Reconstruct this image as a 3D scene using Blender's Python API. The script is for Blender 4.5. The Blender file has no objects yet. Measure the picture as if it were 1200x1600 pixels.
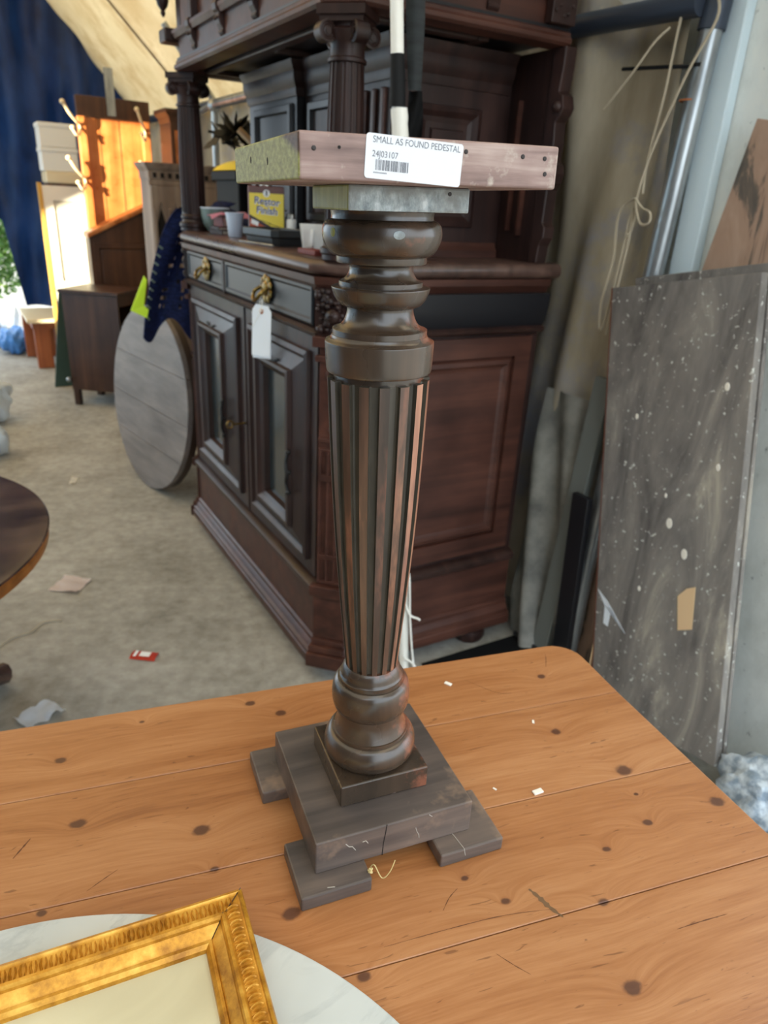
import bpy, bmesh, math, random
from mathutils import Vector, Matrix, Euler
R = math.radians
SC = bpy.context.scene
COL = SC.collection
random.seed(7)

# ---------------------------------------------------------------- camera
F_PX, PITCH, ROLL, YAW, CAM_H = 1109.0, R(23.5), R(3.15), R(31.0), 1.25
def camera():
    hd = Vector((math.sin(YAW), math.cos(YAW), 0)); rt = Vector((math.cos(YAW), -math.sin(YAW), 0)); up = Vector((0, 0, 1))
    f = hd*math.cos(PITCH) - up*math.sin(PITCH); u = hd*math.sin(PITCH) + up*math.cos(PITCH)
    r2 = rt*math.cos(ROLL) + u*math.sin(ROLL); u2 = -rt*math.sin(ROLL) + u*math.cos(ROLL)
    cd = bpy.data.cameras.new('camera'); co = bpy.data.objects.new('camera', cd); COL.objects.link(co)
    m = Matrix((r2, u2, -f)).transposed().to_4x4(); m.translation = (0, 0, CAM_H); co.matrix_world = m
    cd.sensor_fit = 'HORIZONTAL'; cd.sensor_width = 36; cd.lens = F_PX/1200*36; cd.clip_start = .02; cd.clip_end = 200
    cd.dof.use_dof = True; cd.dof.focus_distance = .50; cd.dof.aperture_fstop = 14
    SC.camera = co
camera()
# ---------------------------------------------------------------- world, sun, exposure
SUN_DIR = Vector((.86, .48, -.16)).normalized()          # the way the sunlight travels
def lights():
    w = bpy.data.worlds.new('sky'); SC.world = w; w.use_nodes = True
    n = w.node_tree.nodes; bg = n['Background']; bg.inputs[0].default_value = (.78, .90, 1.0, 1); bg.inputs[1].default_value = 2.3
    l = bpy.data.lights.new('sun', 'SUN'); l.energy = 16; l.color = (1, .86, .62); l.angle = R(.6)
    o = bpy.data.objects.new('sun', l); COL.objects.link(o); o.rotation_euler = SUN_DIR.to_track_quat('-Z', 'Y').to_euler(); o.location = (-6, 0, 5)
    v = SC.view_settings; v.view_transform = 'Standard'; v.look = 'None'; v.gamma = 1; v.use_curve_mapping = False; v.exposure = .78
lights()

# ---------------------------------------------------------------- materials
def C(r, g, b):
    f = lambda c: ((c/255+.055)/1.055)**2.4 if c > 10 else c/255/12.92
    return (f(r), f(g), f(b), 1)
MATS = {}
class NT:
    def __init__(s, name):
        s.m = bpy.data.materials.new(name); s.m.use_nodes = True; s.t = s.m.node_tree; s.b = s.t.nodes['Principled BSDF']; MATS[name] = s.m
    def n(s, t, **k):
        o = s.t.nodes.new(t)
        for a, v in k.items(): setattr(o, a, v)
        return o
    def set(s, node, key, v):
        i = node.inputs[key]
        if hasattr(v, 'is_linked'): s.t.links.new(v, i)
        else: i.default_value = v
    def coord(s, scale=(1, 1, 1), rot=(0, 0, 0)):
        c = s.n('ShaderNodeTexCoord'); m = s.n('ShaderNodeMapping'); s.t.links.new(c.outputs['Object'], m.inputs[0])
        m.inputs['Scale'].default_value = scale; m.inputs['Rotation'].default_value = rot; return m.outputs[0]
    def noise(s, vec, scale=5, detail=4, rough=.55, dist=0):
        o = s.n('ShaderNodeTexNoise'); s.set(o, 'Vector', vec); s.set(o, 'Scale', scale); s.set(o, 'Detail', detail); s.set(o, 'Roughness', rough); s.set(o, 'Distortion', dist); return o.outputs['Fac']
    def ramp(s, fac, stops):
        o = s.n('ShaderNodeValToRGB'); s.set(o, 'Fac', fac); e = o.color_ramp.elements
        while len(e) < len(stops): e.new(.5)
        for k, (p, c) in zip(e, stops): k.position = p; k.color = c
        return o.outputs[0]
    def mix(s, fac, a, b, mode='MIX'):
        o = s.n('ShaderNodeMix', data_type='RGBA', blend_type=mode); s.set(o, 0, fac); s.set(o, 6, a); s.set(o, 7, b); return o.outputs[2]
    def math(s, op, a, b=0.0, c=None):
        o = s.n('ShaderNodeMath', operation=op); s.set(o, 0, a); s.set(o, 1, b)
        if c is not None: s.set(o, 2, c)
        return o.outputs[0]
    def bump(s, h, strength=.2, dist=.002):
        o = s.n('ShaderNodeBump'); s.set(o, 'Height', h); s.set(o, 'Strength', strength); s.set(o, 'Distance', dist); s.t.links.new(o.outputs[0], s.b.inputs['Normal'])
    def fin(s, col, rough=.5, metal=0, spec=.5, **k):
        s.set(s.b, 'Base Color', col); s.set(s.b, 'Roughness', rough); s.set(s.b, 'Metallic', metal); s.set(s.b, 'Specular IOR Level', spec)
        for a, v in k.items(): s.set(s.b, a, v)
        return s.m
def plain(name, col, rough=.5, metal=0, spec=.5, **k): return NT(name).fin(col, rough, metal, spec, **k)
def wood(name, dark, mid, lite, axis='Z', grain=40, rough=.45, spec=.4, bump=.15, blotch=4, worn=None, side=0):
    t = NT(name); sc = {'X': (.06, 1, 1), 'Y': (1, .06, 1), 'Z': (1, 1, .06)}[axis]
    g = t.noise(t.coord(sc), grain, 6, .6, .4); bl = t.noise(t.coord(), blotch, 3)
    f = t.math('ADD', t.math('MULTIPLY', g, .6), t.math('MULTIPLY', bl, .4))
    col = t.ramp(f, [(.33, dark), (.5, mid), (.68, lite)])
    if worn:
        wf = t.noise(t.coord(), worn[1], 5, .65)
        if side:
            sp = t.n('ShaderNodeSeparateXYZ'); t.set(sp, 0, t.coord()); wf = t.math('ADD', wf, t.math('MULTIPLY', sp.outputs[0], side))  # slides the worn tone along x, so one side is painted as lit
        col = t.mix(t.ramp(wf, [(worn[2], (0, 0, 0, 1)), (worn[2]+.12, (1, 1, 1, 1))]), col, worn[0])
    t.bump(g, bump, .001)
    rr = t.math('ADD', t.math('MULTIPLY', bl, .3), rough-.15)
    return t.fin(col, rr, 0, spec)
def mottle(name, a, b, c, scale=6, rough=.7, spec=.4, bump=.1, stretch=(1, 1, 1), dist=.003, detail=6, metal=0):
    t = NT(name); f = t.noise(t.coord(stretch), scale, detail, .6); t.bump(f, bump, dist)
    return t.fin(t.ramp(f, [(.32, a), (.5, b), (.68, c)]), rough, metal, spec)
def cloth(name, a, b, scale=8, trans=.5, rough=.8, stretch=(1, 1, 1), spots=None):
    t = NT(name); f = t.noise(t.coord(stretch), scale, 5, .6)
    col = t.ramp(f, [(.35, a), (.65, b)])
    if spots: col = t.mix(t.ramp(t.noise(t.coord(), spots[1], 6, .7), [(.52, (0, 0, 0, 1)), (.68, (1, 1, 1, 1))]), col, spots[0])
    t.fin(col, rough, 0, .3); t.bump(f, .1, .004)
    if trans:
        tr = t.n('ShaderNodeBsdfTranslucent'); t.set(tr, 0, col); mx = t.n('ShaderNodeMixShader'); t.set(mx, 0, trans)
        t.t.links.new(t.b.outputs[0], mx.inputs[1]); t.t.links.new(tr.outputs[0], mx.inputs[2]); t.t.links.new(mx.outputs[0], t.t.nodes['Material Output'].inputs[0])
    return t.m

# pine of the table top: long grain, knots, scratches, honey polish
def pine():
    t = NT('pine'); s = t
    base = t.coord(); 
    knots = [(-.0158, .632, .010), (.0, 0, 0)]
    K = [(.0158, .6302, .008), (.0188, .5395, .010), (.2148, .6312, .008), (.1548, .3686, .011), (.1821, .2957, .008), (.357, .1946, .011), (.5246, .3586, .013),
         (.5769, .2855, .012), (.5543, .5222, .008), (.5009, .4368, .009), (.4337, .2948, .006), (.3174, .2962, .006), (.1152, .4821, .011), (.1004, .6526, .004),
         (.1129, .437, .006), (.3906, .2567, .007), (.5105, .3295, .004), (.4926, .299, .007), (.24, .60, .009), (-.02, .46, .006), (.30, .33, .005)]
    mk = None; near = None
    sep = t.n('ShaderNodeSeparateXYZ'); t.set(sep, 0, base)
    for (x, y, r) in K:
        S, T = TAB(x, y)
        d = t.n('ShaderNodeVectorMath', operation='DISTANCE'); mp = t.n('ShaderNodeMapping'); t.set(mp, 0, base)
        mp.inputs['Location'].default_value = (-S*.72, -T, 0); mp.inputs['Scale'].default_value = (.72, 1, 0)
        t.set(d, 0, mp.outputs[0]); t.set(d, 1, (0, 0, 0))
        q = t.math('DIVIDE', d.outputs['Value'], r)
        near = q if near is None else t.math('MINIMUM', near, q)
    warp = t.math('MULTIPLY', t.math('POWER', 2.718, t.math('MULTIPLY', near, -.6)), .022)
    cb = t.n('ShaderNodeCombineXYZ'); t.set(cb, 0, t.math('MULTIPLY', sep.outputs[0], .055)); t.set(cb, 1, t.math('ADD', sep.outputs[1], warp)); t.set(cb, 2, sep.outputs[2])
    g = t.noise(cb.outputs[0], 70, 5, .6, .25); g2 = t.noise(cb.outputs[0], 12, 3, .5, .15); fine = t.noise(cb.outputs[0], 420, 3, .6)
    f = t.math('ADD', t.math('ADD', t.math('MULTIPLY', g, .42), t.math('MULTIPLY', g2, .26)), t.math('MULTIPLY', fine, .32))
    col = t.ramp(f, [(.32, C(134, 84, 48)), (.45, C(160, 106, 63)), (.56, C(175, 122, 78)), (.70, C(188, 138, 94))])
    oi = t.n('ShaderNodeObjectInfo')
    col = t.mix(t.math('MULTIPLY', oi.outputs['Random'], .22), col, C(150, 92, 50))
    halo = t.ramp(near, [(.0, (1, 1, 1, 1)), (.35, (.5, .5, .5, 1)), (.9, (0, 0, 0, 1))])
    col = t.mix(t.math('MULTIPLY', halo, .35), col, C(110, 58, 28))
    edge = t.math('ADD', near, t.math('MULTIPLY', t.noise(base, 110, 2), .45))
    core = t.ramp(edge, [(.60, (1, 1, 1, 1)), (.82, (0, 0, 0, 1))])
    col = t.mix(t.math('MULTIPLY', core, .8), col, C(66, 38, 30))
    # dents and dark scratches
    sc = t.noise(t.coord((9, 60, 1), (0, 0, .7)), 3, 2, .5, 1.5); col = t.mix(t.math('MULTIPLY', t.ramp(sc, [(.70, (0, 0, 0, 1)), (.735, (1, 1, 1, 1))]), .55), col, C(92, 52, 28))
    sc2 = t.noise(t.coord((5, 70, 1), (0, 0, -.25)), 6, 2, .5, .6); col = t.mix(t.math('MULTIPLY', t.ramp(sc2, [(.70, (0, 0, 0, 1)), (.74, (1, 1, 1, 1))]), .45), col, C(100, 55, 28))
    t.bump(t.math('ADD', g, fine), .12, .0008)
    rr = t.math('ADD', t.math('MULTIPLY', g2, .25), .24)
    return t.fin(col, rr, 0, .5)
TA = R(-11.8)
def TAB(x, y):                       # floor-plan point -> the table's own axes
    return (x*math.cos(TA)+y*math.sin(TA), -x*math.sin(TA)+y*math.cos(TA))

# pedestal woods
PED_D, PED_M, PED_L = C(44, 33, 28), C(66, 50, 42), C(92, 72, 60)

def materials():
    pine()
    wood('ped_turned', C(42, 34, 26), C(62, 49, 38), C(86, 66, 51), 'Z', 30, .27, .7, .1, 18, worn=(C(132, 80, 59), 20, .54), side=3.2)  # real wear, with light from the right painted in by the side bias
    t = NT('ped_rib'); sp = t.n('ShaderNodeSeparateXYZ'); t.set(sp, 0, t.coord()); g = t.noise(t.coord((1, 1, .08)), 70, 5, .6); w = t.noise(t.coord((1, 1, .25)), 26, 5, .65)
    base = t.ramp(g, [(.34, C(52, 40, 32)), (.5, C(76, 56, 45)), (.68, C(104, 76, 60))]); worn = t.ramp(g, [(.34, C(112, 70, 54)), (.5, C(142, 92, 70)), (.68, C(172, 122, 94))])  # worn tone serves real rib wear and the painted light from the right
    k = t.math('ADD', w, t.math('MULTIPLY', sp.outputs[0], 5.0)); t.bump(g, .1, .001)  # rib wear plus painted light: x bias brightens the right-hand ribs
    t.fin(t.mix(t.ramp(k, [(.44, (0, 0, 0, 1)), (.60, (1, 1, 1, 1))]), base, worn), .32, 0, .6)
    wood('ped_groove', C(46, 42, 35), C(62, 56, 46), C(78, 70, 58), 'Z', 60, .5, .5, .2, 30)
    wood('ped_base', C(56, 50, 48), C(84, 74, 69), C(116, 100, 90), 'X', 45, .45, .45, .3, 9, worn=(C(140, 116, 98), 12, .58))
    wood('ped_slab', C(98, 76, 70), C(142, 116, 108), C(180, 158, 148), 'X', 130, .55, .4, .4, 26, worn=(C(184, 170, 156), 50, .55))
    wood('ped_endgrain', C(112, 114, 56), C(148, 150, 82), C(182, 182, 112), 'Z', 160, .55, .4, .35, 40)
    t = NT('ped_grey'); f = t.noise(t.coord((1, 1, .5)), 140, 6, .7); f2 = t.noise(t.coord(), 40, 4)
    t.bump(f, .5, .001); t.fin(t.mix(t.ramp(f2, [(.42, (0, 0, 0, 1)), (.6, (1, 1, 1, 1))]), t.ramp(f, [(.35, C(120, 130, 132)), (.5, C(170, 180, 182)), (.65, C(216, 222, 222))]), C(128, 130, 126)), .5)
    # cabinet oak
    wood('oak', C(30, 19, 18), C(46, 29, 26), C(66, 43, 38), 'Z', 30, .42, .35, .08, 6)
    wood('oak_red', C(44, 25, 20), C(68, 40, 32), C(92, 56, 44), 'X', 26, .42, .35, .08, 6)
    wood('oak_y', C(32, 21, 19), C(50, 33, 29), C(74, 50, 43), 'Y', 30, .40, .4, .08, 6)
    plain('oak_black', C(26, 26, 30), .36, 0, .4); plain('cab_glass', C(46, 54, 58), .12, 0, .7)
    wood('worktop', C(50, 36, 32), C(78, 58, 51), C(104, 80, 70), 'Y', 24, .3, .5, .05, 5)
    mottle('brass', C(70, 52, 22), C(120, 95, 45), C(175, 150, 85), 90, .35, .5, .3, metal=.85)
    mottle('iron', C(14, 13, 13), C(24, 22, 22), C(38, 36, 35), 60, .5)
    # gold frame
    t = NT('gold'); f = t.noise(t.coord(), 55, 6, .65); t.bump(f, .2, .0008)
    t.fin(t.ramp(f, [(.33, C(150, 96, 20)), (.5, C(196, 138, 42)), (.68, C(224, 172, 74))]), .38, .45, .5)
    t = NT('old_paper'); f = t.noise(t.coord((1, 1, 1), (0, 0, .6)), 7, 4, .5, 1.0); t.fin(t.ramp(f, [(.35, C(180, 170, 138)), (.55, C(202, 193, 160)), (.7, C(218, 209, 178))]), .35, 0, .5)
    t = NT('marble'); v = t.noise(t.coord((1, 1.6, 1), (0, 0, .7)), 5, 8, .6, 1.2); b = t.noise(t.coord(), 4, 4)
    c1 = t.ramp(b, [(.35, C(180, 185, 182)), (.6, C(206, 209, 206)), (.75, C(216, 216, 210))])
    t.fin(t.mix(t.ramp(v, [(.46, (0, 0, 0, 1)), (.5, (.28, .28, .28, 1)), (.54, (0, 0, 0, 1))]), c1, C(140, 146, 150)), .22, 0, .5)
    # place
    t = NT('concrete'); f = t.noise(t.coord(), 3.2, 8, .65); f2 = t.noise(t.coord((1, 1, 1), (0, 0, .4)), 26, 5, .6); t.bump(f2, .15, .004)
    st = t.ramp(t.noise(t.coord((1, 1, 1), (0, 0, 1.1)), 9, 5, .7, .8), [(.62, (0, 0, 0, 1)), (.72, (1, 1, 1, 1))])
    c1 = t.ramp(t.math('ADD', t.math('MULTIPLY', f, .6), t.math('MULTIPLY', f2, .4)), [(.34, C(122, 118, 109)), (.5, C(152, 148, 139)), (.66, C(176, 173, 165))])
    t.fin(t.mix(t.math('MULTIPLY', st, .35), c1, C(112, 104, 90)), .75, 0, .3)
    cloth('tarp_blue', C(12, 30, 64), C(26, 54, 100), 5, .13, .45, (1, 1, .5))
    cloth('added_sheet_pale', C(150, 190, 235), C(170, 205, 240), 3, .17, .6)
    cloth('added_sheet_dark', C(60, 66, 78), C(80, 86, 96), 3, .1, .7)
    cloth('canvas_near', C(190, 186, 176), C(214, 210, 200), 3, .22, .85)
    cloth('canvas', C(206, 172, 120), C(232, 204, 154), 3, .30, .85, (1, .6, .6), spots=(C(190, 150, 96), 2.2))
    cloth('curtain', C(150, 138, 116), C(196, 184, 162), 5, .10, .85, (1, 1, .3), spots=(C(140, 140, 148), 2.2))
    cloth('tarp_grey', C(96, 96, 92), C(150, 148, 140), 6, .05, .6)
    t = NT('white_wall'); f = t.noise(t.coord((1, 1, .6)), 5, 7, .65); f2 = t.noise(t.coord(), 40, 4, .6); t.bump(f2, .2, .004)
    c1 = t.ramp(f, [(.35, C(196, 200, 194)), (.55, C(224, 228, 224)), (.7, C(236, 236, 228))])
    t.fin(t.mix(t.ramp(f2, [(.66, (0, 0, 0, 1)), (.74, (1, 1, 1, 1))]), c1, C(146, 150, 148)), .7)
    plain('pale_blue_paint', C(208, 224, 232), .5)
    # leaning boards
    t = NT('dirty_board'); f = t.noise(t.coord((1, 1, .25)), 9, 7, .65, .6); f2 = t.noise(t.coord(), 75, 5, .6)
    c1 = t.ramp(f, [(.34, C(84, 80, 78)), (.46, C(116, 111, 107)), (.58, C(138, 132, 126)), (.68, C(178, 170, 156))])
    t.bump(f2, .3, .003); t.fin(t.mix(t.ramp(f2, [(.63, (0, 0, 0, 1)), (.68, (1, 1, 1, 1))]), c1, C(214, 214, 206)), .7)
    t = NT('peeling_board'); f = t.noise(t.coord((1, 1, .22)), 12, 6, .6, .8); t.bump(f, .4, .004); t.fin(t.ramp(f, [(.42, C(84, 78, 72)), (.48, C(104, 92, 82)), (.52, C(164, 134, 114)), (.7, C(182, 154, 134))]), .7)
    mottle('steel', C(120, 124, 126), C(160, 164, 166), C(190, 194, 194), 20, .32, .5, .05, (1, 1, .2), metal=.75)
    plain('pipe_dark', C(62, 70, 84), .45, .3); plain('rope', C(176, 164, 142), .9); plain('white_string', C(236, 234, 226), .8); plain('black_plastic', C(15, 16, 18), .7, 0, .25)
    plain('red_brown_edge', C(120, 70, 52), .7); plain('grey_plank', C(112, 116, 112), .7); plain('pale_wood', C(226, 192, 150), .7)
    mottle('cream_paint', C(196, 188, 160), C(222, 216, 192), C(236, 232, 212), 14, .45, .5, .05)
    t = NT('pole_paint'); f = t.noise(t.coord((1, 1, .5)), 16, 5, .6); t.fin(t.ramp(f, [(.24, C(176, 116, 62)), (.29, C(226, 224, 214)), (.6, C(236, 234, 226)), (.7, C(240, 240, 234))]), .45)
    t = NT('rubber_strap'); f = t.noise(t.coord((.2, .2, 1)), 120, 3); t.bump(f, .3, .001); t.fin(t.ramp(f, [(.35, C(34, 38, 39)), (.65, C(48, 54, 55))]), .55)
    # back corner
    wood('hall_oak', C(140, 78, 36), C(188, 112, 58), C(212, 142, 84), 'Z', 14, .3, .5, .08, 8); wood('hall_dark', C(52, 32, 22), C(76, 48, 32), C(98, 64, 42), 'Z', 20, .4)
    plain('hook_ivory', C(236, 216, 176), .35); plain('white_paint', C(228, 228, 216), .5); plain('yellow_edge', C(200, 158, 74), .6); plain('old_glass', C(190, 190, 176), .3); plain('foam_white', C(226, 226, 222), .8)
    wood('teak', C(110, 56, 30), C(148, 80, 44), C(176, 104, 60), 'Z', 18, .4); plain('pale_top', C(220, 204, 170), .4); plain('green_board', C(38, 62, 54), .7)
    wood('dark_box', C(44, 28, 22), C(64, 42, 32), C(86, 58, 44), 'Z', 18, .35); wood('carved_grey', C(100, 84, 74), C(138, 118, 104), C(164, 146, 130), 'Z', 20, .6)
    wood('dusty_round', C(92, 84, 80), C(116, 108, 104), C(136, 126, 120), 'Y', 22, .5, .5, .1, 3); plain('round_rim', C(58, 42, 34), .5)
    wood('round_table', C(40, 30, 30), C(62, 46, 42), C(92, 70, 60), 'X', 22, .16, .9, .05, 6); wood('round_edge', C(96, 56, 24), C(140, 86, 38), C(168, 108, 54), 'X', 20, .35)
    t = NT('navy_knit'); w = t.noise(t.coord((1, 1, 3)), 60, 3); t.bump(w, .4, .003); t.fin(t.ramp(w, [(.4, C(16, 24, 58)), (.6, C(28, 40, 86))]), .85, 0, .3)
    plain('neon', C(206, 240, 40), .6); plain('navy_stripe', C(104, 112, 140), .8)
    plain('tin_yellow', C(236, 212, 62), .35); plain('tin_brown', C(92, 44, 34), .35); plain('tin_dark', C(52, 26, 22), .35); plain('tin_orange', C(176, 76, 42), .4); plain('tin_lid', C(190, 186, 176), .3, .8)
    plain('ink_blue', C(44, 62, 132), .4); plain('ink_white', C(240, 240, 240), .5); plain('ink_grey', C(88, 90, 96), .6); plain('ink_dark', C(40, 40, 44), .6); plain('scratch_dark', C(96, 58, 34), .8); plain('gouge_dark', C(112, 84, 56), .9); plain('scuff', C(176, 168, 156), .8)
    plain('porcelain', C(232, 232, 230), .2); plain('cup_blue', C(196, 208, 226), .35); plain('bowl_green', C(112, 128, 124), .35); plain('pink_paper', C(240, 168, 196), .7); plain('red_book', C(112, 44, 38), .6); plain('book_dark', C(56, 44, 44), .6)
    plain('page', C(214, 206, 188), .8); plain('tray_black', C(38, 40, 42), .4); plain('red_cloth', C(172, 48, 44), .7); plain('card_white', C(232, 238, 246), .6)
    plain('label_white', C(216, 217, 221), .45); plain('scrap_pink', C(236, 222, 216), .7); plain('packet_red', C(222, 70, 52), .4); plain('nail_iron', C(48, 42, 40), .5, .5); plain('nail_hole', C(24, 18, 16), .9)
    plain('yellow_bag', C(236, 202, 34), .5); plain('rust', C(178, 108, 62), .9); plain('debris', C(232, 226, 214), .8); plain('straw', C(206, 186, 130), .8)
    t = NT('poly_bag'); t.fin(C(206, 216, 224), .3, 0, .5, Alpha=.75); t = NT('poly_blue'); t.fin(C(70, 128, 196), .3, 0, .5)
    mottle('leaf', C(44, 78, 28), C(86, 128, 46), C(150, 176, 84), 9, .6); plain('twig', C(90, 70, 50), .8)
    t = NT('crumple'); f = t.noise(t.coord(), 40, 4, .6); t.bump(f, .6, .01); t.fin(t.ramp(f, [(.4, C(140, 156, 172)), (.6, C(206, 216, 224))]), .4)
    mottle('gravel', C(120, 116, 108), C(150, 146, 138), C(176, 172, 162), 12, .8)
materials()

# ---------------------------------------------------------------- mesh helpers
ORG = {}
def new_bm(): return bmesh.new()
def tag(o, label=None, cat=None, group=None, kind=None):
    for k, v in (('label', label), ('category', cat), ('group', group), ('kind', kind)):
        if v: o[k] = v
    return o
def thing(name, label, cat, loc=(0, 0, 0), rz=0, group=None, local=False):
    o = bpy.data.objects.new(name, None); COL.objects.link(o); o.location = loc; o.rotation_euler = (0, 0, rz); o.empty_display_size = .05
    tag(o, label, cat, group); ORG[o.name] = Vector((0, 0, 0)) if local else Vector(loc); return o
def obj(name, bm, mats, parent=None, bevel=0, smooth=None, label=None, kind=None, seg=2):
    """bm holds world coordinates, or the thing's own when the thing was made with local=True"""
    off = ORG.get(parent.name, Vector((0, 0, 0))) if parent else Vector((0, 0, 0))
    if off.length: bmesh.ops.translate(bm, verts=bm.verts, vec=-off)
    bmesh.ops.recalc_face_normals(bm, faces=bm.faces)
    me = bpy.data.meshes.new(name); bm.to_mesh(me); bm.free()
    for m in ([mats] if isinstance(mats, str) else mats): me.materials.append(MATS[m])
    if smooth:
        me.polygons.foreach_set('use_smooth', [True]*len(me.polygons)); me.set_sharp_from_angle(angle=R(smooth))
    o = bpy.data.objects.new(name, me); COL.objects.link(o)
    if parent: o.parent = parent; ORG[o.name] = off
    if bevel:
        b = o.modifiers.new('bevel', 'BEVEL'); b.width = bevel; b.segments = seg; b.limit_method = 'ANGLE'; b.angle_limit = R(40)
    if label: o['label'] = label
    if kind: o['kind'] = kind
    return o
def one(name, bm, mats, label, cat, loc=None, group=None, **k):
    """a thing that is one mesh; origin moved to loc"""
    loc = Vector(loc) if loc else Vector((0, 0, 0)); bmesh.ops.translate(bm, verts=bm.verts, vec=-loc)
    o = obj(name, bm, mats, None, **k); o.location = loc; return tag(o, label, cat, group)
def box(bm, x0, x1, y0, y1, z0, z1, mi=0, M=None):
    v = [bm.verts.new((M @ Vector(p)) if M else p) for p in ((x0, y0, z0), (x1, y0, z0), (x1, y1, z0), (x0, y1, z0), (x0, y0, z1), (x1, y0, z1), (x1, y1, z1), (x0, y1, z1))]
    fs = []
    for q in ((3, 2, 1, 0), (4, 5, 6, 7), (0, 1, 5, 4), (1, 2, 6, 5), (2, 3, 7, 6), (3, 0, 4, 7)):
        f = bm.faces.new([v[i] for i in q]); f.material_index = mi; fs.append(f)
    return fs
def B(*a, **k):
    bm = new_bm(); box(bm, *a, **k); return bm
def lathe(bm, prof, seg=32, M=None, cap=True, mi=0, flute=None):
    """prof: (r, z); flute=(n, depth_fn, duty)"""
    rings = []
    for r, z in prof:
        ring = []
        for i in range(seg):
            a = 2*math.pi*i/seg; p = Vector((r*math.cos(a), r*math.sin(a), z)); ring.append(bm.verts.new(M @ p if M else p))
        rings.append(ring)
    for A, Bq in zip(rings, rings[1:]):
        for i in range(seg):
            f = bm.faces.new((A[i], A[(i+1) % seg], Bq[(i+1) % seg], Bq[i])); f.material_index = mi
    if cap:
        for ring in (rings[0], rings[-1]):
            f = bm.faces.new(ring); f.material_index = mi
    return bm
def fluted(bm, prof, n, depth, duty=.5, M=None, mats=(0, 0), round_bottom=True, top_stop=True):
    """prof (r,z): ribs at radius r, grooves cut in by depth*r; rib face duty share of the pitch"""
    k = 8; rings = []
    def ring(r, z, cut):
        out = []
        for i in range(n):
            a0 = 2*math.pi*i/n; w = 2*math.pi/n
            pts = [(0, 0), (duty, 0)]
            gs = [duty+(1-duty)*q for q in (.0, .18, .5, .82, 1.0)]
            dp = (.75, .97, 1, .97, .75) if round_bottom else (1,)*5
            for g, d in zip(gs, dp): pts.append((g, d*cut))
            for fr, d in pts[:]:
                a = a0+w*(fr if d == 0 or fr not in (duty, 1.0) else fr)
                rr = r*(1-depth*d); p = Vector((rr*math.cos(a), rr*math.sin(a), z)); out.append(bm.verts.new(M @ p if M else p))
        return out
    for r, z in prof: rings.append(ring(r, z, 1))
    m = len(rings[0]); per = m//n
    for A, Bq in zip(rings, rings[1:]):
        for i in range(m):
            f = bm.faces.new((A[i], A[(i+1) % m], Bq[(i+1) % m], Bq[i])); f.material_index = mats[0] if i % per == 0 else mats[1]
    for rg in (rings[0], rings[-1]):
        f = bm.faces.new(rg); f.material_index = mats[1]
    return bm
def tube(bm, pts, r, n=8, cap=True, mi=0):
    pts = [Vector(p) for p in pts]; rings = []; up = None
    for i, p in enumerate(pts):
        d = (pts[min(i+1, len(pts)-1)]-pts[max(i-1, 0)]).normalized()
        if up is None: up = d.orthogonal().normalized()
        up = (up-d*up.dot(d)).normalized(); s = d.cross(up); rr = r[i] if isinstance(r, (list, tuple)) else r
        rings.append([bm.verts.new(p+(up*math.cos(2*math.pi*k/n)+s*math.sin(2*math.pi*k/n))*rr) for k in range(n)])
    for A, Bq in zip(rings, rings[1:]):
        for k in range(n):
            f = bm.faces.new((A[k], A[(k+1) % n], Bq[(k+1) % n], Bq[k])); f.material_index = mi
    if cap:
        for q in (rings[0], rings[-1]):
            f = bm.faces.new(q); f.material_index = mi
    return bm
def spline(pts, n=8):
    pts = [Vector(p) for p in pts]; P = [pts[0]]+pts+[pts[-1]]; out = []
    for i in range(1, len(P)-2):
        for k in range(n):
            t = k/n; a, b, c, d = P[i-1:i+3]
            out.append(.5*((2*b)+(c-a)*t+(2*a-5*b+4*c-d)*t*t+(3*b-a-3*c+d)*t**3))
    return out+[pts[-1]]
def sweep(bm, path, prof, mi=0):
    """moulding: profile (offset outwards, z) run along a plan path (outwards = left of travel), mitred, ends capped"""
    P = [Vector(p) for p in path]; rings = []
    for i, p in enumerate(P):
        d0 = (P[i]-P[i-1]).normalized() if i else (P[1]-P[0]).normalized()
        d1 = (P[i+1]-P[i]).normalized() if i < len(P)-1 else d0
        n0, n1 = Vector((-d0.y, d0.x)), Vector((-d1.y, d1.x)); m = (n0+n1).normalized(); s = 1/max(.3, m.dot(n0))
        rings.append([bm.verts.new((p.x+m.x*s*o, p.y+m.y*s*o, z)) for o, z in prof])
    k = len(prof)
    for A, Bq in zip(rings, rings[1:]):
        for j in range(k):
            f = bm.faces.new((A[j], A[(j+1) % k], Bq[(j+1) % k], Bq[j])); f.material_index = mi
    for q in (rings[0], rings[-1]):
        f = bm.faces.new(q); f.material_index = mi
    return bm
def ring(bm, rect, prof, to, fill=None, mi=0):
    """mitred frame inside rect (u0,v0,u1,v1): prof of (inset_u, inset_v, height)"""
    u0, v0, u1, v1 = rect; L = []
    for a, b, h in prof: L.append([bm.verts.new(to(*q)) for q in ((u0+a, v0+b, h), (u1-a, v0+b, h), (u1-a, v1-b, h), (u0+a, v1-b, h))])
    for A, Bq in zip(L, L[1:]):
        for i in range(4):
            f = bm.faces.new((A[i], A[(i+1) % 4], Bq[(i+1) % 4], Bq[i])); f.material_index = mi
    if fill is not None:
        f = bm.faces.new(L[-1]); f.material_index = fill
    return bm
def prism(bm, poly, vec, mi=0):
    """poly: 3D points, extruded along vec"""
    a = [bm.verts.new(p) for p in poly]; b = [bm.verts.new(Vector(p)+Vector(vec)) for p in poly]; n = len(a)
    fs = [bm.faces.new(a), bm.faces.new(b)]+[bm.faces.new((a[i], a[(i+1) % n], b[(i+1) % n], b[i])) for i in range(n)]
    for f in fs: f.material_index = mi
    return bm
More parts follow.
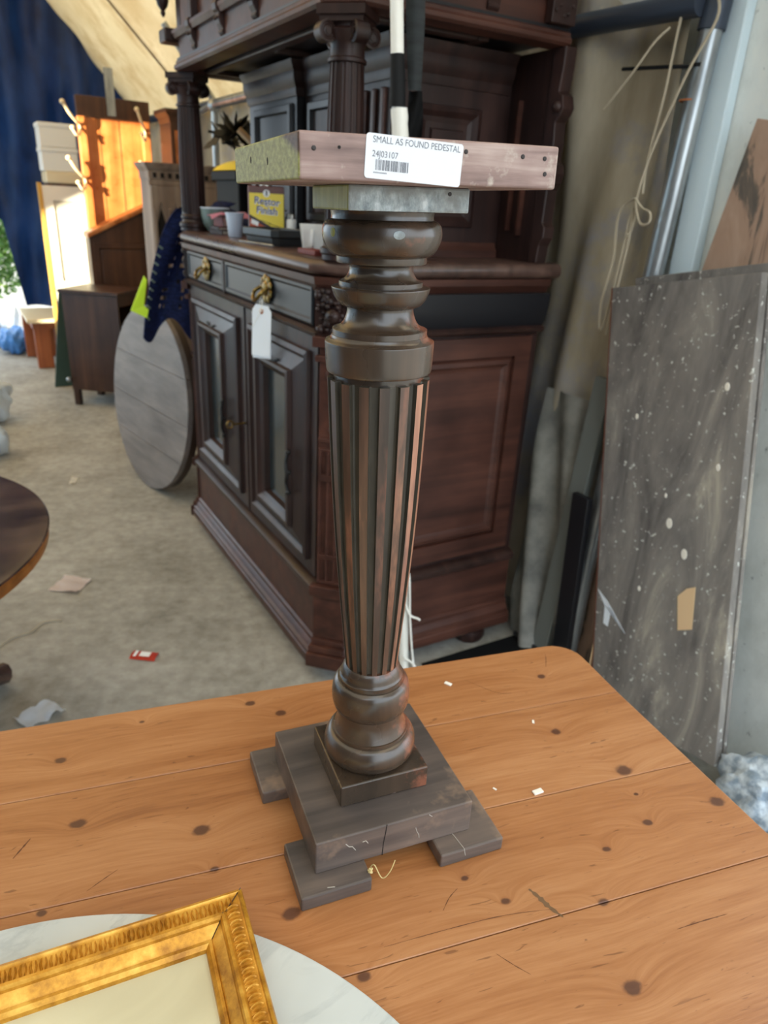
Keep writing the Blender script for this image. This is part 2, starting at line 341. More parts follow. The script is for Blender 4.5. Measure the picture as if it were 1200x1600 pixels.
def grid(nu, nv, fn, thick=0):
    bm = new_bm(); V = [[bm.verts.new(fn(i/nu, j/nv)) for j in range(nv+1)] for i in range(nu+1)]
    for i in range(nu):
        for j in range(nv): bm.faces.new((V[i][j], V[i+1][j], V[i+1][j+1], V[i][j+1]))
    if thick: bmesh.ops.solidify(bm, geom=bm.faces[:], thickness=thick)
    return bm
def ball(bm, c, r, sub=2, sx=1, sy=1, sz=1, mi=0):
    M = Matrix.Translation(c) @ Matrix.Diagonal((r*sx, r*sy, r*sz, 1))
    q = bmesh.ops.create_icosphere(bm, subdivisions=sub, radius=1, matrix=M)
    if mi:
        for f in {f for v in q['verts'] for f in v.link_faces}: f.material_index = mi
    return bm
def noise1(x, y, s=0):
    return math.sin(1.7*x+.6*y+s)*.5+math.sin(2.9*x-1.3*y+2.1*s)*.3+math.sin(5.3*x+2.7*y+.7*s)*.2
def text(name, s, size, mat, parent, M, extrude=.00012, align='LEFT', sx=1, bold=0):
    cu = bpy.data.curves.new(name, 'FONT'); cu.body = s; cu.size = size; cu.extrude = extrude; cu.offset = bold; cu.align_x = align
    t = bpy.data.objects.new(name+'_tmp', cu); me = bpy.data.meshes.new_from_object(t); me.name = name
    me.transform(M @ Matrix.Diagonal((sx, 1, 1, 1))); me.materials.clear(); me.materials.append(MATS[mat])
    bpy.data.objects.remove(t); bpy.data.curves.remove(cu)
    o = bpy.data.objects.new(name, me); COL.objects.link(o); o.parent = parent; ORG[o.name] = ORG.get(parent.name, Vector()); return o
def face_frame(origin, right, up):
    r = Vector(right).normalized(); u = Vector(up).normalized(); n = r.cross(u)
    M = Matrix((r, u, n)).transposed().to_4x4(); M.translation = origin; return M
def dup(root, loc, rz=None, label=None):
    r = root.copy(); COL.objects.link(r); r.location = loc
    if rz is not None: r.rotation_euler = (0, 0, rz)
    if label: r['label'] = label
    for ch in list(root.children):
        c = ch.copy(); COL.objects.link(c); c.parent = r
        for g in list(ch.children):
            d = g.copy(); COL.objects.link(d); d.parent = c
    return r
def struct(name, bm, mats, label=None, **k):
    o = obj(name, bm, mats, None, **k); o['kind'] = 'structure'
    if label: o['label'] = label
    return o
# ================================================================ the setting
EAVE_X, EAVE_Z = 1.48, 1.70
def setting():
    struct('floor', B(-3.4, 3.2, -2.6, 6.75, -.12, 0), 'concrete', 'bare grey concrete floor')
    struct('ground', B(-40, 40, -40, 60, -.3, -.125), 'gravel', 'open ground outside the tent')
    # right side: canvas curtain hung from the eave pipe, white wall behind and nearer the camera
    def cur(u, v):
        y = 1.26+u*5.3; z = .0+v*1.74
        k = math.exp(-((y-1.6)/.8)**2)
        x = 1.483+.024*math.sin(y*19+.9*math.sin(z*2.2)+1.8*(1-v))*(.7+.4*v)+.013*math.sin(y*43+z*3.5+1)+.010*noise1(y*6, z*5, 3)+.012*k*math.sin(z*5.1+y*9)
        return (max(1.442, min(x, 1.522)), y, z)
    struct('wall_right', grid(260, 40, cur), 'curtain', 'stained canvas side wall hanging in folds', smooth=60)
    bm = B(1.53, 1.60, .3, 3.6, 0, 2.6); struct('trim_1', bm, 'white_wall', 'white rough plastered wall beside the tent pole')
    struct('trim_2', B(1.50, 1.529, 1.160, 1.225, 0, 2.5), 'pale_blue_paint', 'pale blue painted upright on the white wall', bevel=.004)
    # roof canvas
    def roof(u, v):
        y = -2.1+u*8.7; s = v
        if s < .62:
            q = s/.62; x = EAVE_X+.05+(-.25-EAVE_X-.05)*q; z = EAVE_Z-.02+2.1*q-.06*math.sin(math.pi*q)
        else:
            q = (s-.62)/.38; x = -.25-2.0*q; z = 3.78-1.2*q
        z += .018*math.sin(y*3.2+4*s)*math.sin(math.pi*min(1, s/.62))+.012*noise1(y*4, s*9)
        return (x, y, z)
    struct('ceiling', grid(100, 46, lambda u, v: roof((4.4+u*4.3)/8.7, v)), 'canvas', 'sand coloured canvas tent roof with seams', smooth=60)
    struct('trim_5', grid(60, 46, lambda u, v: roof((.9+u*3.5)/8.7, v)), 'canvas_near', 'grey white roof canvas above the camera', smooth=60)
    for y in (3.4, 5.0):
        pts = []
        for k in range(25):
            q = k/24; x, _, z = roof((y+2.1)/8.7, .62*q); pts.append((x-.004, y, z-.012))
        o = struct('trim_3', tube(new_bm(), pts, .006, 5), 'twig', 'dark roof seam across the canvas')
    # far end: blue tarpaulin
    def tarp(u, v):
        z = .36+v*3.1; e = .36+.10*(1-min(1, (z-.36)/.75))**1.0
        if z > 1.0: e = .36-.9*(z-1.0)
        x = e+u*(1.62-e)
        y = 6.42+.05*math.sin(x*14+z*1.5)+.03*math.sin(x*27-z*2)+.03*noise1(x*5, z*4, 5)
        return (x, y, z)
    struct('wall_far', grid(90, 60, tarp), 'tarp_blue', 'dark blue plastic tarpaulin hanging across the tent end', smooth=60)
    # left side sheet, added out of view; gaps cut to shape the sun patches
    X0 = -2.2
    def back(p):
        p = Vector(p); t = (p.x-X0)/SUN_DIR.x; q = p-SUN_DIR*t; return (q.y, q.z)
    holes = [[back(p) for p in ((.70, 5.16, .985), (1.25, 5.16, 1.225), (1.27, 5.25, 1.635), (.60, 5.25, 1.635))],
             [back(p) for p in ((.30, 5.62, .37), (.82, 5.55, .37), (.84, 5.55, 1.215), (.58, 5.55, 1.09), (.40, 5.62, .6))]]
    bm = new_bm(); y0, y1, z0, z1 = 2.0, 6.7, 0, 2.62; ny, nz = 106, 53
    def inside(p, poly):
        c = False; j = len(poly)-1
        for i in range(len(poly)):
            (a, b), (d, e) = poly[i], poly[j]
            if (b > p[1]) != (e > p[1]) and p[0] < (d-a)*(p[1]-b)/(e-b)+a: c = not c
            j = i
        return c
    struct('fill_block_left', B(X0-.02, X0, -3.2, 2.0, 0, 2.62), 'added_sheet_dark', 'added dark sheet beside the camera cutting light from the left')  # unseen, added to keep fill light off the left of the pedestal
    struct('sky_block_near', B(-2.25, -.7, -2.12, -2.08, 0, 3.0), 'added_sheet_dark', 'added dark sheet at the near end blocking sky light')  # unseen, added to shut out the sky behind left and give direction
    # exact cut-outs: triangulated sheet with hole loops
    from mathutils.geometry import delaunay_2d_cdt
    vs = [Vector((y0, z0)), Vector((y1, z0)), Vector((y1, z1)), Vector((y0, z1))]; es = [(0, 1), (1, 2), (2, 3), (3, 0)]
    for h in holes:
        b = len(vs); vs += [Vector(p) for p in h]; es += [(b+i, b+(i+1) % len(h)) for i in range(len(h))]
    v2, e2, f2, *_ = delaunay_2d_cdt(vs, es, [], 0, 1e-6)
    V = [bm.verts.new((X0, p.x, p.y)) for p in v2]
    for f in f2:
        c = sum((v2[i] for i in f), Vector((0, 0)))/len(f)
        if not any(inside(c, h) for h in holes): bm.faces.new([V[i] for i in f])
    struct('sun_gap_sheet', bm, 'added_sheet_pale', 'added pale blue light sheet with gaps for the sun')  # unseen translucent sheet, added for soft left fill and the sun patches
setting()

def tent_frame():
    t = thing('tent_pole', 'grey steel tent pole standing in front of the white wall', 'pole', (1.40, 1.20, 0))
    obj('post', tube(new_bm(), [(1.43, 1.255, 0), (1.436, 1.252, .3), (1.462, 1.236, 1.12), (1.475, 1.215, 1.66), (1.478, 1.21, 1.84)], .0235, 20), 'steel', t, smooth=40)
    obj('collar', tube(new_bm(), [(1.474, 1.217, 1.62), (1.4765, 1.213, 1.70)], .029, 20), 'pipe_dark', t, smooth=40)
    p = thing('eave_pipe', 'dark blue grey eave pipe running from the steel pole behind the cabinet', 'pipe', (1.43, 1.24, 1.66))
    obj('pipe', tube(new_bm(), [(1.44, 1.225, 1.665), (1.41, 2.2, 1.685), (1.405, 3.6, 1.70), (1.405, 6.3, 1.72)], .025, 18), 'pipe_dark', p, smooth=40)
    obj('bolt', tube(new_bm(), [(1.42, 1.27, 1.668), (1.415, 1.27, 1.668)], .006, 8), 'steel', p)
    q = thing('tent_brace', 'thin galvanised tent joint where poles cross against the canvas', 'pole', (1.40, 4.4, 1.7))
    obj('upright', tube(new_bm(), [(1.40, 4.4, 0), (1.40, 4.4, 1.72)], .02, 10), 'steel', q, smooth=40)
    obj('strut', tube(new_bm(), [(1.40, 4.4, 1.72), (1.15, 4.41, 2.05)], .018, 10), 'steel', q, smooth=40)
    obj('rail', tube(new_bm(), [(1.39, 3.5, 1.70), (1.39, 4.4, 1.70), (1.38, 5.2, 1.62)], .016, 10), 'steel', q, smooth=40)
    obj('joint', ball(new_bm(), (1.40, 4.4, 1.70), .04, 2), 'steel', q, smooth=40)
    # ropes and ties on the pole
    W = lambda y, z, x=1.43: (x, y, z)
    rp = [[W(1.19, 1.675, 1.44), W(1.235, 1.70, 1.44), W(1.262, 1.66), W(1.272, 1.5), W(1.285, 1.40), W(1.287, 1.35), W(1.284, 1.30)],
          [W(1.19, 1.675, 1.44), W(1.18, 1.63, 1.44), W(1.215, 1.54, 1.425), W(1.262, 1.41, 1.42), W(1.284, 1.33, 1.42), W(1.29, 1.28, 1.42)],
          [W(1.29, 1.29, 1.42), W(1.325, 1.275, 1.42), W(1.338, 1.235, 1.42), W(1.33, 1.15, 1.42), W(1.345, 1.05, 1.42), W(1.338, .985, 1.42), W(1.325, 1.0, 1.42), W(1.31, 1.12, 1.42), W(1.30, 1.22, 1.42)],
          [W(1.29, 1.29, 1.415), W(1.265, 1.27, 1.415), W(1.235, 1.26, 1.41), W(1.232, 1.24, 1.41), W(1.255, 1.235, 1.41), W(1.275, 1.262, 1.41), W(1.288, 1.285, 1.415)],
          [W(1.296, 1.27, 1.42), W(1.292, 1.20, 1.42), W(1.30, 1.10, 1.42), W(1.315, .97, 1.42)],
          [W(1.29, 1.28, 1.42), W(1.302, 1.24, 1.42), W(1.297, 1.205, 1.42), W(1.286, 1.24, 1.42), W(1.289, 1.28, 1.42)]]
    names = ['thin hemp rope tied round the top of the steel pole', 'hemp rope running down across the steel pole from its knot', 'long loop of hemp rope hanging beside the steel pole', 'small round loop of rope in front of the steel pole', 'straight rope end hanging lowest along the steel pole', 'short doubled rope loop under the knot on the pole']
    for pts, l in zip(rp, names):
        one('rope', tube(new_bm(), spline(pts, 6), .0033, 6), 'rope', l, 'rope', pts[-1], group='ropes on the tent pole', smooth=60)
    one('rope', tube(new_bm(), spline([W(1.29, 1.63, 1.43), W(1.31, 1.60, 1.41), W(1.345, 1.55, 1.40), W(1.42, 1.48, 1.40)], 6), .0028, 6), 'rope', 'frayed rope end sticking out left of the steel pole', 'rope', (1.4, 1.42, 1.48), group='ropes on the tent pole', smooth=60)
    c = thing('cable_tie', 'black cable tie around the steel pole with a long free end', 'cable tie', (1.44, 1.22, 1.56))
    obj('band', lathe(new_bm(), [(.0245, -.004), (.0258, -.004), (.0258, .004), (.0245, .004)], 20, Matrix.Translation((1.472, 1.224, 1.555)), cap=False), 'black_plastic', c)
    obj('tail', tube(new_bm(), [(1.45, 1.235, 1.553), (1.43, 1.28, 1.555), (1.42, 1.40, 1.562)], .004, 6), 'black_plastic', c)
    one('wire', lathe(new_bm(), [(.0243, -.0015), (.0262, -.0015), (.0262, .0015), (.0243, .0015)], 20, Matrix.Translation((1.469, 1.229, 1.49)), cap=False), 'rust', 'rusty wire ring around the middle of the steel pole', 'wire', (1.469, 1.229, 1.49))
tent_frame()

# ================================================================ the pine table and what stands on it
TZ = .72
def table():
    t = thing('pine_table', 'long honey coloured pine plank table in the foreground', 'table', (0, 0, 0), TA, local=True)
    def sr(q): return .5119+.0568*(.6205-q)
    seams = [.682, .574, .450, .331, .212, .094, -.02]; L = -1.05
    for i in range(6):
        b, a = seams[i], seams[i+1]; g = .0004
        if i == 0:
            r = .036; cx, cy = sr(b-r)-r, b-r
            poly = [(L, a+g), (sr(a), a+g)]+[(cx+r*math.cos(R(q)), cy+r*math.sin(R(q))) for q in range(0, 91, 5)]+[(L, b)]
        else: poly = [(L, a+g), (sr(a), a+g), (sr(b), b-g), (L, b-g)]
        bm = new_bm(); prism(bm, [(x, y, TZ-.027) for x, y in poly], (0, 0, .027))
        bm.edges.ensure_lookup_table(); ed = []; inn = []
        for e in bm.edges:
            p, q = e.verts[0].co, e.verts[1].co
            if min(p.z, q.z) > TZ-.001 or max(p.z, q.z) < TZ-.026:
                mx = (p+q)/2
                outer = (mx.x > sr(mx.y)-.003 and i) or (i == 0 and mx.x > L+.01 and mx.y > a+.002) 
                (ed if outer else inn).append(e)
        bmesh.ops.bevel(bm, geom=ed, offset=.0035, segments=3, affect='EDGES', profile=.5)
        ti = [e for e in bm.edges if e.is_valid and min(v.co.z for v in e.verts) > TZ-.0006 and abs(e.verts[0].co.y-e.verts[1].co.y) < .0005 and (abs(e.verts[0].co.y-(b-g)) < .0006 or abs(e.verts[0].co.y-(a+g)) < .0006) and e.calc_length() > .3 and (i or abs(e.verts[0].co.y-b) > .01)]
        if ti: bmesh.ops.bevel(bm, geom=ti, offset=.0007, segments=1, affect='EDGES')
        obj('plank', bm, 'pine', t, smooth=35)
    def mark(name, pts, w, m):
        pts = spline([(x, y, TZ+.0001) for x, y in pts], 5); bm = new_bm(); n = len(pts)-1; V = []
        for i, p in enumerate(pts):
            d = (pts[min(i+1, n)]-pts[max(i-1, 0)]).normalized(); q = Vector((-d.y, d.x, 0))*w*.5*math.sin(math.pi*(.08+.84*i/n))*(1+.4*math.sin(i*2.3)); V.append((bm.verts.new(p+q), bm.verts.new(p-q)))
        for a, b in zip(V, V[1:]): bm.faces.new((a[0], a[1], b[1], b[0]))
        obj(name, bm, m, t)
    mark('gouge', [(.2746, .3599), (.2791, .3504), (.283, .3401), (.2895, .3286)], .0042, 'gouge_dark')
    for pts, w in (([(.3745, .2934), (.3984, .2937), (.4256, .2932)], .0009), ([(.1397, .3447), (.1937, .3448), (.2442, .3432), (.2883, .3368)], .0006), ([(.222, .3158), (.2313, .3037), (.2405, .2933)], .0006), ([(.1957, .3605), (.2056, .3705), (.216, .377)], .0007),
                   ([(-.081, .4571), (-.069, .4649), (-.0566, .4724)], .0007), ([(-.1421, .5068), (-.1359, .5166), (-.1303, .5256)], .0014), ([(.466, .6662), (.4595, .6533), (.4524, .6409)], .0007), ([(.3392, .6421), (.3666, .6096), (.385, .6037)], .0005)): mark('scratch', pts, w, 'scratch_dark')
    for (x, y) in ((.43, .60), (.43, .06), (-.97, .60), (-.97, .06)):
        bm = new_bm(); M = Matrix.Translation((x, y, 0))
        lathe(bm, [(.022, 0), (.03, .02), (.034, .10), (.026, .13), (.032, .16), (.038, .40), (.03, .50), (.026, .52), (.036, .54)], 20, M); box(bm, x-.038, x+.038, y-.038, y+.038, .54, TZ-.0275)
        obj('leg', bm, 'pine', t, smooth=40)
    for a in ((-.93, .39, .60, .622), (-.93, .39, .04, .062)): obj('apron', B(a[0], a[1], a[2], a[3], .58, TZ-.0275), 'pine', t)
    for a in ((.43, .452, .10, .56), (-.99, -.968, .10, .56)): obj('apron', B(a[0], a[1], a[2], a[3], .58, TZ-.0275), 'pine', t)
table()

def pedestal():
    PC = (.2634, .4415, TZ); RZ = R(-8.3)
    t = thing('pedestal', 'small worn dark wooden pedestal with fluted column standing on the pine table', 'pedestal', PC, RZ, local=True)
    fl = Matrix.Rotation(-RZ, 3, 'Z') @ Vector((math.sin(YAW), math.cos(YAW), 0))
    TILT = Matrix.Translation((0, 0, .071)) @ Matrix.Rotation(R(-1.3), 4, fl) @ Matrix.Translation((0, 0, -.071))
    def up(o): o.matrix_basis = TILT; return o
    # feet, base block, square step
    for (x0, x1, y0, y1) in ((-.089, -.028, -.090, -.032), (.036, .098, -.089, -.028), (-.094, -.034, .030, .089), (.030, .092, .032, .090)):
        obj('foot', B(x0, x1, y0, y1, 0, .0145), 'ped_base', t, bevel=.0016)
    b = obj('base_block', B(-.072, .0725, -.071, .0705, .0145, .0487), 'ped_base', t, bevel=.0012)
    bm = new_bm()
    for z0, z1, x0, x1 in ((.0148, .028, -.0125, -.012), (.028, .041, -.012, -.0105), (.041, .0489, -.0105, -.0098)):
        prism(bm, [(x0, -.0713, z0), (x0+.0007, -.0713, z0), (x1+.0007, -.0713, z1), (x1, -.0713, z1)], (0, .0006, 0))
    obj('crack', bm, 'nail_hole', b, label='dark hairline split in the base block')
    for pts in ([(-.046, -.0713, .040), (-.043, -.0713, .036), (-.040, -.0713, .035), (-.037, -.0713, .030)], [(-.031, -.0713, .037), (-.028, -.0713, .0375), (-.026, -.0713, .034)], [(.018, -.0713, .036), (.0195, -.0713, .031), (.0215, -.0713, .027), (.022, -.0713, .023)], [(.030, -.0713, .047), (.033, -.0713, .044)]): obj('scuff', tube(new_bm(), pts, .00035, 4), 'scuff', b)
    for pts in ([(.052, -.060, .0147), (.055, -.066, .0147), (.0565, -.075, .0147), (.0585, -.0885, .0147), (.0590, -.0892, .0110), (.0600, -.0892, .0070)], [(-.066, -.086, .0147), (-.060, -.0875, .0147)]): obj('scuff', tube(new_bm(), pts, .00035, 4), 'scuff', b)
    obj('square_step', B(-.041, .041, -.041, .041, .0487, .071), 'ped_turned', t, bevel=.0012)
    def curve(*segs):
        out = []
        for g in segs:
            out += [(p.x, p.y) for p in spline([(r_, z_, 0) for r_, z_ in g], 5)] if len(g) > 2 else list(g)
        return out
    low = curve([(.030, .0708), (.0355, .071)], [(.0358, .0710), (.0392, .0738), (.0410, .0785), (.0412, .0830), (.0400, .0885), (.0372, .0935), (.0345, .0955)], [(.0338, .0956), (.0338, .0990)],
                [(.0326, .0992), (.0316, .1020), (.0303, .1060), (.0292, .1110), (.0290, .1160)], [(.0298, .1165), (.0298, .1200)],
                [(.0304, .1204), (.0324, .1228), (.0338, .1280), (.0343, .1345), (.0338, .1415), (.0322, .1470), (.0294, .1500)], [(.0282, .1502), (.0282, .1538)], [(.0276, .1540), (.0264, .1560), (.0254, .1600), (.0242, .1630), (.0226, .1652)])
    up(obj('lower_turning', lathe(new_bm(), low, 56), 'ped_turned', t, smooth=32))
    pr = []
    for k in range(15):
        q = k/14; z = .1652+(.4140-.1652)*q; pr.append((.0224+(.0374-.0224)*q+.0022*math.sin(math.pi*q), z))
    bm = fluted(new_bm(), pr, 16, .135, .48, Matrix.Rotation(R(3), 4, 'Z'), (0, 1)); bmesh.ops.remove_doubles(bm, verts=bm.verts, dist=1e-6)
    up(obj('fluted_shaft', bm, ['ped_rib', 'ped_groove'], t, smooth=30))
    top = curve([(.0327, .4135), (.0327, .4186)], [(.0374, .4188), (.0380, .4200), (.0384, .4240), (.0388, .4320), (.0391, .4395), (.0389, .4403)], [(.0386, .4406), (.0356, .4420), (.0340, .4445)], [(.0336, .4447), (.0336, .4486)],
                [(.0330, .4489), (.0288, .4506), (.0258, .4538), (.0240, .4580), (.0233, .4615), (.0234, .4634)], [(.0244, .4636), (.0284, .4654), (.0314, .4688), (.0333, .4728), (.0344, .4762)], [(.0343, .4768), (.0328, .4774)], [(.0291, .4777), (.0291, .4806)],
                [(.0286, .4808), (.0253, .4822), (.0231, .4850), (.0221, .4882), (.0224, .4908), (.0240, .4922)], [(.0308, .4926), (.0311, .4932)], [(.0311, .4962), (.0312, .4968)],
                [(.0318, .4970), (.0354, .4990), (.0386, .5035), (.0403, .5085), (.0405, .5125), (.0396, .5165), (.0374, .5190), (.0354, .5198)], [(.0346, .5200), (.0344, .5225), (.0350, .5250)])
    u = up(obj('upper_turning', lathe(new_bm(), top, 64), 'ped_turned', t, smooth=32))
    # two pale worn spots on the big ring
    for (a, z, w, h, m) in ((-96, .5118, .0042, .0028, 'ped_grey'), (-163, .5120, .0026, .0030, 'ped_endgrain')):
        d = Vector((math.cos(R(a)), math.sin(R(a)), 0)); M = Matrix.Translation(d*.0404+Vector((0, 0, z))) @ d.to_track_quat('Z', 'Y').to_matrix().to_4x4() @ Matrix.Diagonal((w, h, 1, 1))
        bm = lathe(new_bm(), [(1.0, -.0012), (.9, .0003), (.4, .0006)], 24, M); obj('worn_spot', bm, m, u)
    # cap block and slab
    bm = B(-.0375, .0445, -.0385, .0385, .525, .540); 
    for f in bm.faces:
        c = f.calc_center_median()
        if c.x < -.037: f.material_index = 1
        elif c.y < -.038: f.material_index = 2
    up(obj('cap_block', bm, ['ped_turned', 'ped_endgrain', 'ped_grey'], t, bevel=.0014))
    bm = B(-.0793, .0790, -.0811, .0930, .540, .5632)
    for f in bm.faces:
        c = f.calc_center_median()
        if c.x < -.079: f.material_index = 1
    bm2 = bm
    s = up(obj('top_slab', bm2, ['ped_slab', 'slab_end'], t, bevel=.0016, seg=3))
    M0 = lambda x, z: Matrix.Translation((x, -.0811, z)) @ Matrix.Rotation(R(90), 4, 'X')
    for x, z in ((-.071, .5552), (.0175, .5576), (.0545, .5568), (.0694, .5564), (.0705, .5483)):
        obj('nail', lathe(new_bm(), [(.0013, -.0008), (.0013, .0002), (.0007, .0004)], 12, M0(x, z)), 'nail_iron', s)
    for x, z in ((-.0571, .5562),): obj('nail_hole', lathe(new_bm(), [(.0009, -.0005), (.0009, .00015)], 12, M0(x, z)), 'nail_hole', s)
    M1 = lambda y, z: Matrix.Translation((-.0793, y, z)) @ Matrix.Rotation(R(-90), 4, 'Y')
    for y, z in ((.0372, .5535), (-.0108, .5511)): obj('nail_hole', lathe(new_bm(), [(.0018, -.0005), (.0018, .00015)], 12, M1(y, z) @ Matrix.Diagonal((1.2, .8, 1, 1))), 'nail_hole', s)
    obj('nail', lathe(new_bm(), [(.0013, -.0008), (.0013, .0003)], 10, Matrix.Translation((.030, -.0385, .5363)) @ Matrix.Rotation(R(90), 4, 'X')), 'nail_iron', s)
    # sale label
    w, h, r = .0578, .0218, .0018; pts = []
    for cx, cy, a0 in ((w/2-r, h/2-r, 0), (-w/2+r, h/2-r, 90), (-w/2+r, -h/2+r, 180), (w/2-r, -h/2+r, 270)):
        for q in range(0, 91, 15): pts.append((cx+r*math.cos(R(a0+q)), cy+r*math.sin(R(a0+q))))
    FM = face_frame((-.0137, -.0812, .5517), (math.cos(R(-3)), 0, math.sin(R(-3))), (-math.sin(R(-3)), 0, math.cos(R(-3))))
    bm = new_bm(); prism(bm, [FM @ Vector((x, y, 0)) for x, y in pts], FM.to_3x3() @ Vector((0, 0, .0003)))
    lb = obj('sale_label', bm, 'label_white', s, label='white printed sale sticker reading SMALL AS FOUND PEDESTAL')
    def tx(st, x, y, size, sx=1, m='ink_grey'): text('lettering', st, size, m, s, FM @ Matrix.Translation((x, y, .00035)), .00003, 'LEFT', sx)
    tx('SMALL AS FOUND PEDESTAL', -.0252, .0066, .0046, .885); tx('24J03107', -.0252, -.0002, .0044, .92)
    bm = new_bm(); x = -.0228; rnd = random.Random(4)
    while x < -.0042:
        wd = rnd.choice((.00022, .0004, .00065, .0003)); prism(bm, [FM @ Vector(p) for p in ((x, -.0066, .00032), (x+wd, -.0066, .00032), (x+wd, -.0014, .00032), (x, -.0014, .00032))], FM.to_3x3() @ Vector((0, 0, .00005))); x += wd+rnd.choice((.0002, .0003, .00055))
    obj('barcode', bm, 'ink_grey', s)
    bm = new_bm()
    for k in range(10): prism(bm, [FM @ Vector((-.0238+k*.0008+p, -.0082+q, .00032)) for p, q in ((0, 0), (.0005, 0), (.0005, .0007), (0, .0007))], FM.to_3x3() @ Vector((0, 0, .00005)))
    obj('fine_print', bm, 'ink_grey', s)
def slab_end_mat():
    """olive end grain, with the brown face wood left bare in the upper front corner"""
    t = NT('slab_end'); c = t.coord(); s = t.n('ShaderNodeSeparateXYZ'); t.set(s, 0, c)
    g = t.noise(t.coord((1, 1, 2)), 150, 5, .65); ol = t.ramp(g, [(.30, C(112, 112, 58)), (.5, C(142, 142, 80)), (.70, C(172, 170, 104))])
    br = t.ramp(g, [(.35, C(62, 44, 36)), (.65, C(98, 74, 60))])
    e = t.math('ADD', t.math('ADD', t.math('MULTIPLY', s.outputs[1], -.30), s.outputs[2]), t.math('MULTIPLY', t.noise(t.coord((1, 1, 1)), 500, 2), .004))
    t.bump(g, .35, .001); t.fin(t.mix(t.ramp(t.math('SUBTRACT', e, .0765), [(.500, (0, 0, 0, 1)), (.502, (1, 1, 1, 1))]), ol, br), .6)
slab_end_mat(); pedestal()

def marble_and_frame():
    MZ = TZ+.018
    one('marble_slab', lathe(new_bm(), [(.285, TZ), (.297, TZ+.002), (.2985, TZ+.007), (.2955, TZ+.009), (.2955, TZ+.011), (.2995, TZ+.0135), (.2995, MZ-.0015), (.2975, MZ)], 160, Matrix.Translation((-.0999, .1493, 0))),
        'marble', 'round white marble slab with grey veins lying on the pine table', 'marble slab', (-.0999, .1493, TZ), smooth=40)
    A = R(-6.6); c = Vector((.1185, .3808)); t = thing('picture_frame', 'gilt picture frame with a ribbed border lying on the marble slab', 'picture frame', (c.x, c.y, MZ), A, local=True)
    W, H = .46, .36                        # local: corner at 0,0; extends to -W and -H
    # profile across the rail: (inset, height)
    prof = [(0, 0), (0, .017), (.0012, .0198), (.0034, .0206), (.0042, .0196), (.0050, .0192), (.0150, .0182), (.0158, .0196), (.0170, .0216), (.0192, .0216), (.0204, .0190), (.0208, .0165), (.0285, .0112), (.0290, .0124), (.0312, .0122), (.0336, .0096), (.0340, .0060), (.0340, 0)]
    cs = [(0, 0), (-W, 0), (-W, -H), (0, -H)]; mid = Vector((-W/2, -H/2))
    for k in range(4):
        a, b = Vector(cs[k]), Vector(cs[(k+1) % 4]); d = (b-a).normalized(); n = Vector((-d.y, d.x))
        if n.dot(mid-a) < 0: n = -n
        bm = new_bm(); A0 = [bm.verts.new((*(a+d*i+n*i), h)) for i, h in prof]; B0 = [bm.verts.new((*(b-d*i+n*i), h)) for i, h in prof]
        for j in range(len(prof)-1): bm.faces.new((A0[j], A0[j+1], B0[j+1], B0[j]))
        bm.faces.new(A0); bm.faces.new(B0)
        rail = obj('frame_rail', bm, 'gold', t)
        bm = new_bm(); Lr = (b-a).length; s = .012
        while s < Lr-.012:
            p = a+d*s+n*.0100
            Mx = Matrix.Translation((*p, .0187)) @ Matrix(((n.x, d.x, 0, 0), (n.y, d.y, 0, 0), (0, 0, 1, 0), (0, 0, 0, 1)))
            for q, w in ((-.0013, .0009), (.0011, .0013)):
                vs = []
                for k2 in range(7):
                    f = -1+k2/3; hh = .0021*(1-f*f)**.5 if abs(f) < 1 else 0; yy = q+.0016*(1-abs(f))*(-1 if q < 0 else 1)*.5
                    vs.append([bm.verts.new(Mx @ Vector((f*.0048, yy-w, -.0006))), bm.verts.new(Mx @ Vector((f*.0048, yy, hh))), bm.verts.new(Mx @ Vector((f*.0048, yy+w, -.0006)))])
                for P, Q in zip(vs, vs[1:]):
                    for m in range(2): bm.faces.new((P[m], P[m+1], Q[m+1], Q[m]))
            s += .0064
        obj('gadroon_band', bm, 'gold', rail, smooth=50)
    # mitre cracks
    for (sx, sy) in ((0, 0),):
        bm = new_bm(); tube(bm, [(-.001, -.001, .0203), (-.0050, -.0050, .0198), (-.0150, -.0150, .0186), (-.0180, -.0180, .0218), (-.0215, -.0215, .0164), (-.0285, -.0285, .0114)], .00035, 5); obj('mitre_joint', bm, 'tin_dark', t)
    obj('backing_paper', B(-W+.0335, -.0335, -H+.0335, -.0335, .0035, .0060), 'old_paper', t, label='plain cream backing paper inside the gilt frame')
marble_and_frame()

def table_bits():
    for i, (x, y, s, l) in enumerate(((.4405, .5605, .0045, 'white crumb at the back of the pine table right of the column'), (.4226, .3768, .0055, 'largest pale flake on the pine table right of the base'), (.4888, .4606, .0025, 'tiny pale speck on the pine table near its right edge'), (.3866, .3998, .002, 'tiny pale speck on the pine table close to the pedestal base'))):
        bm = new_bm(); box(bm, -s*.5, s*.5, -s, s, 0, s*.35, M=Matrix.Translation((x, y, TZ)) @ Matrix.Rotation(.5+i, 4, 'Z')); one('flake', bm, 'debris', l, 'flake', (x, y, TZ), bevel=s*.1)
    one('straw_wisp', tube(new_bm(), spline([(.226, .366, TZ+.016), (.2275, .3625, TZ+.021), (.231, .355, TZ+.012), (.236, .3515, TZ+.020), (.2405, .3515, TZ+.031)], 6), .0005, 5), 'straw', 'thin dry straw wisp caught under the pedestal base', 'straw', (.226, .366, TZ+.016))
    bm = new_bm()
    for k in range(9): ball(bm, (.2245+random.uniform(-.002, .002), .3625+random.uniform(-.0015, .0015), TZ+.0155+random.uniform(0, .003)), .0012, 1)
    one('lint', bm, 'straw', 'small tuft of pale lint on the pedestal front foot', 'lint', (.2245, .3625, TZ+.0145))
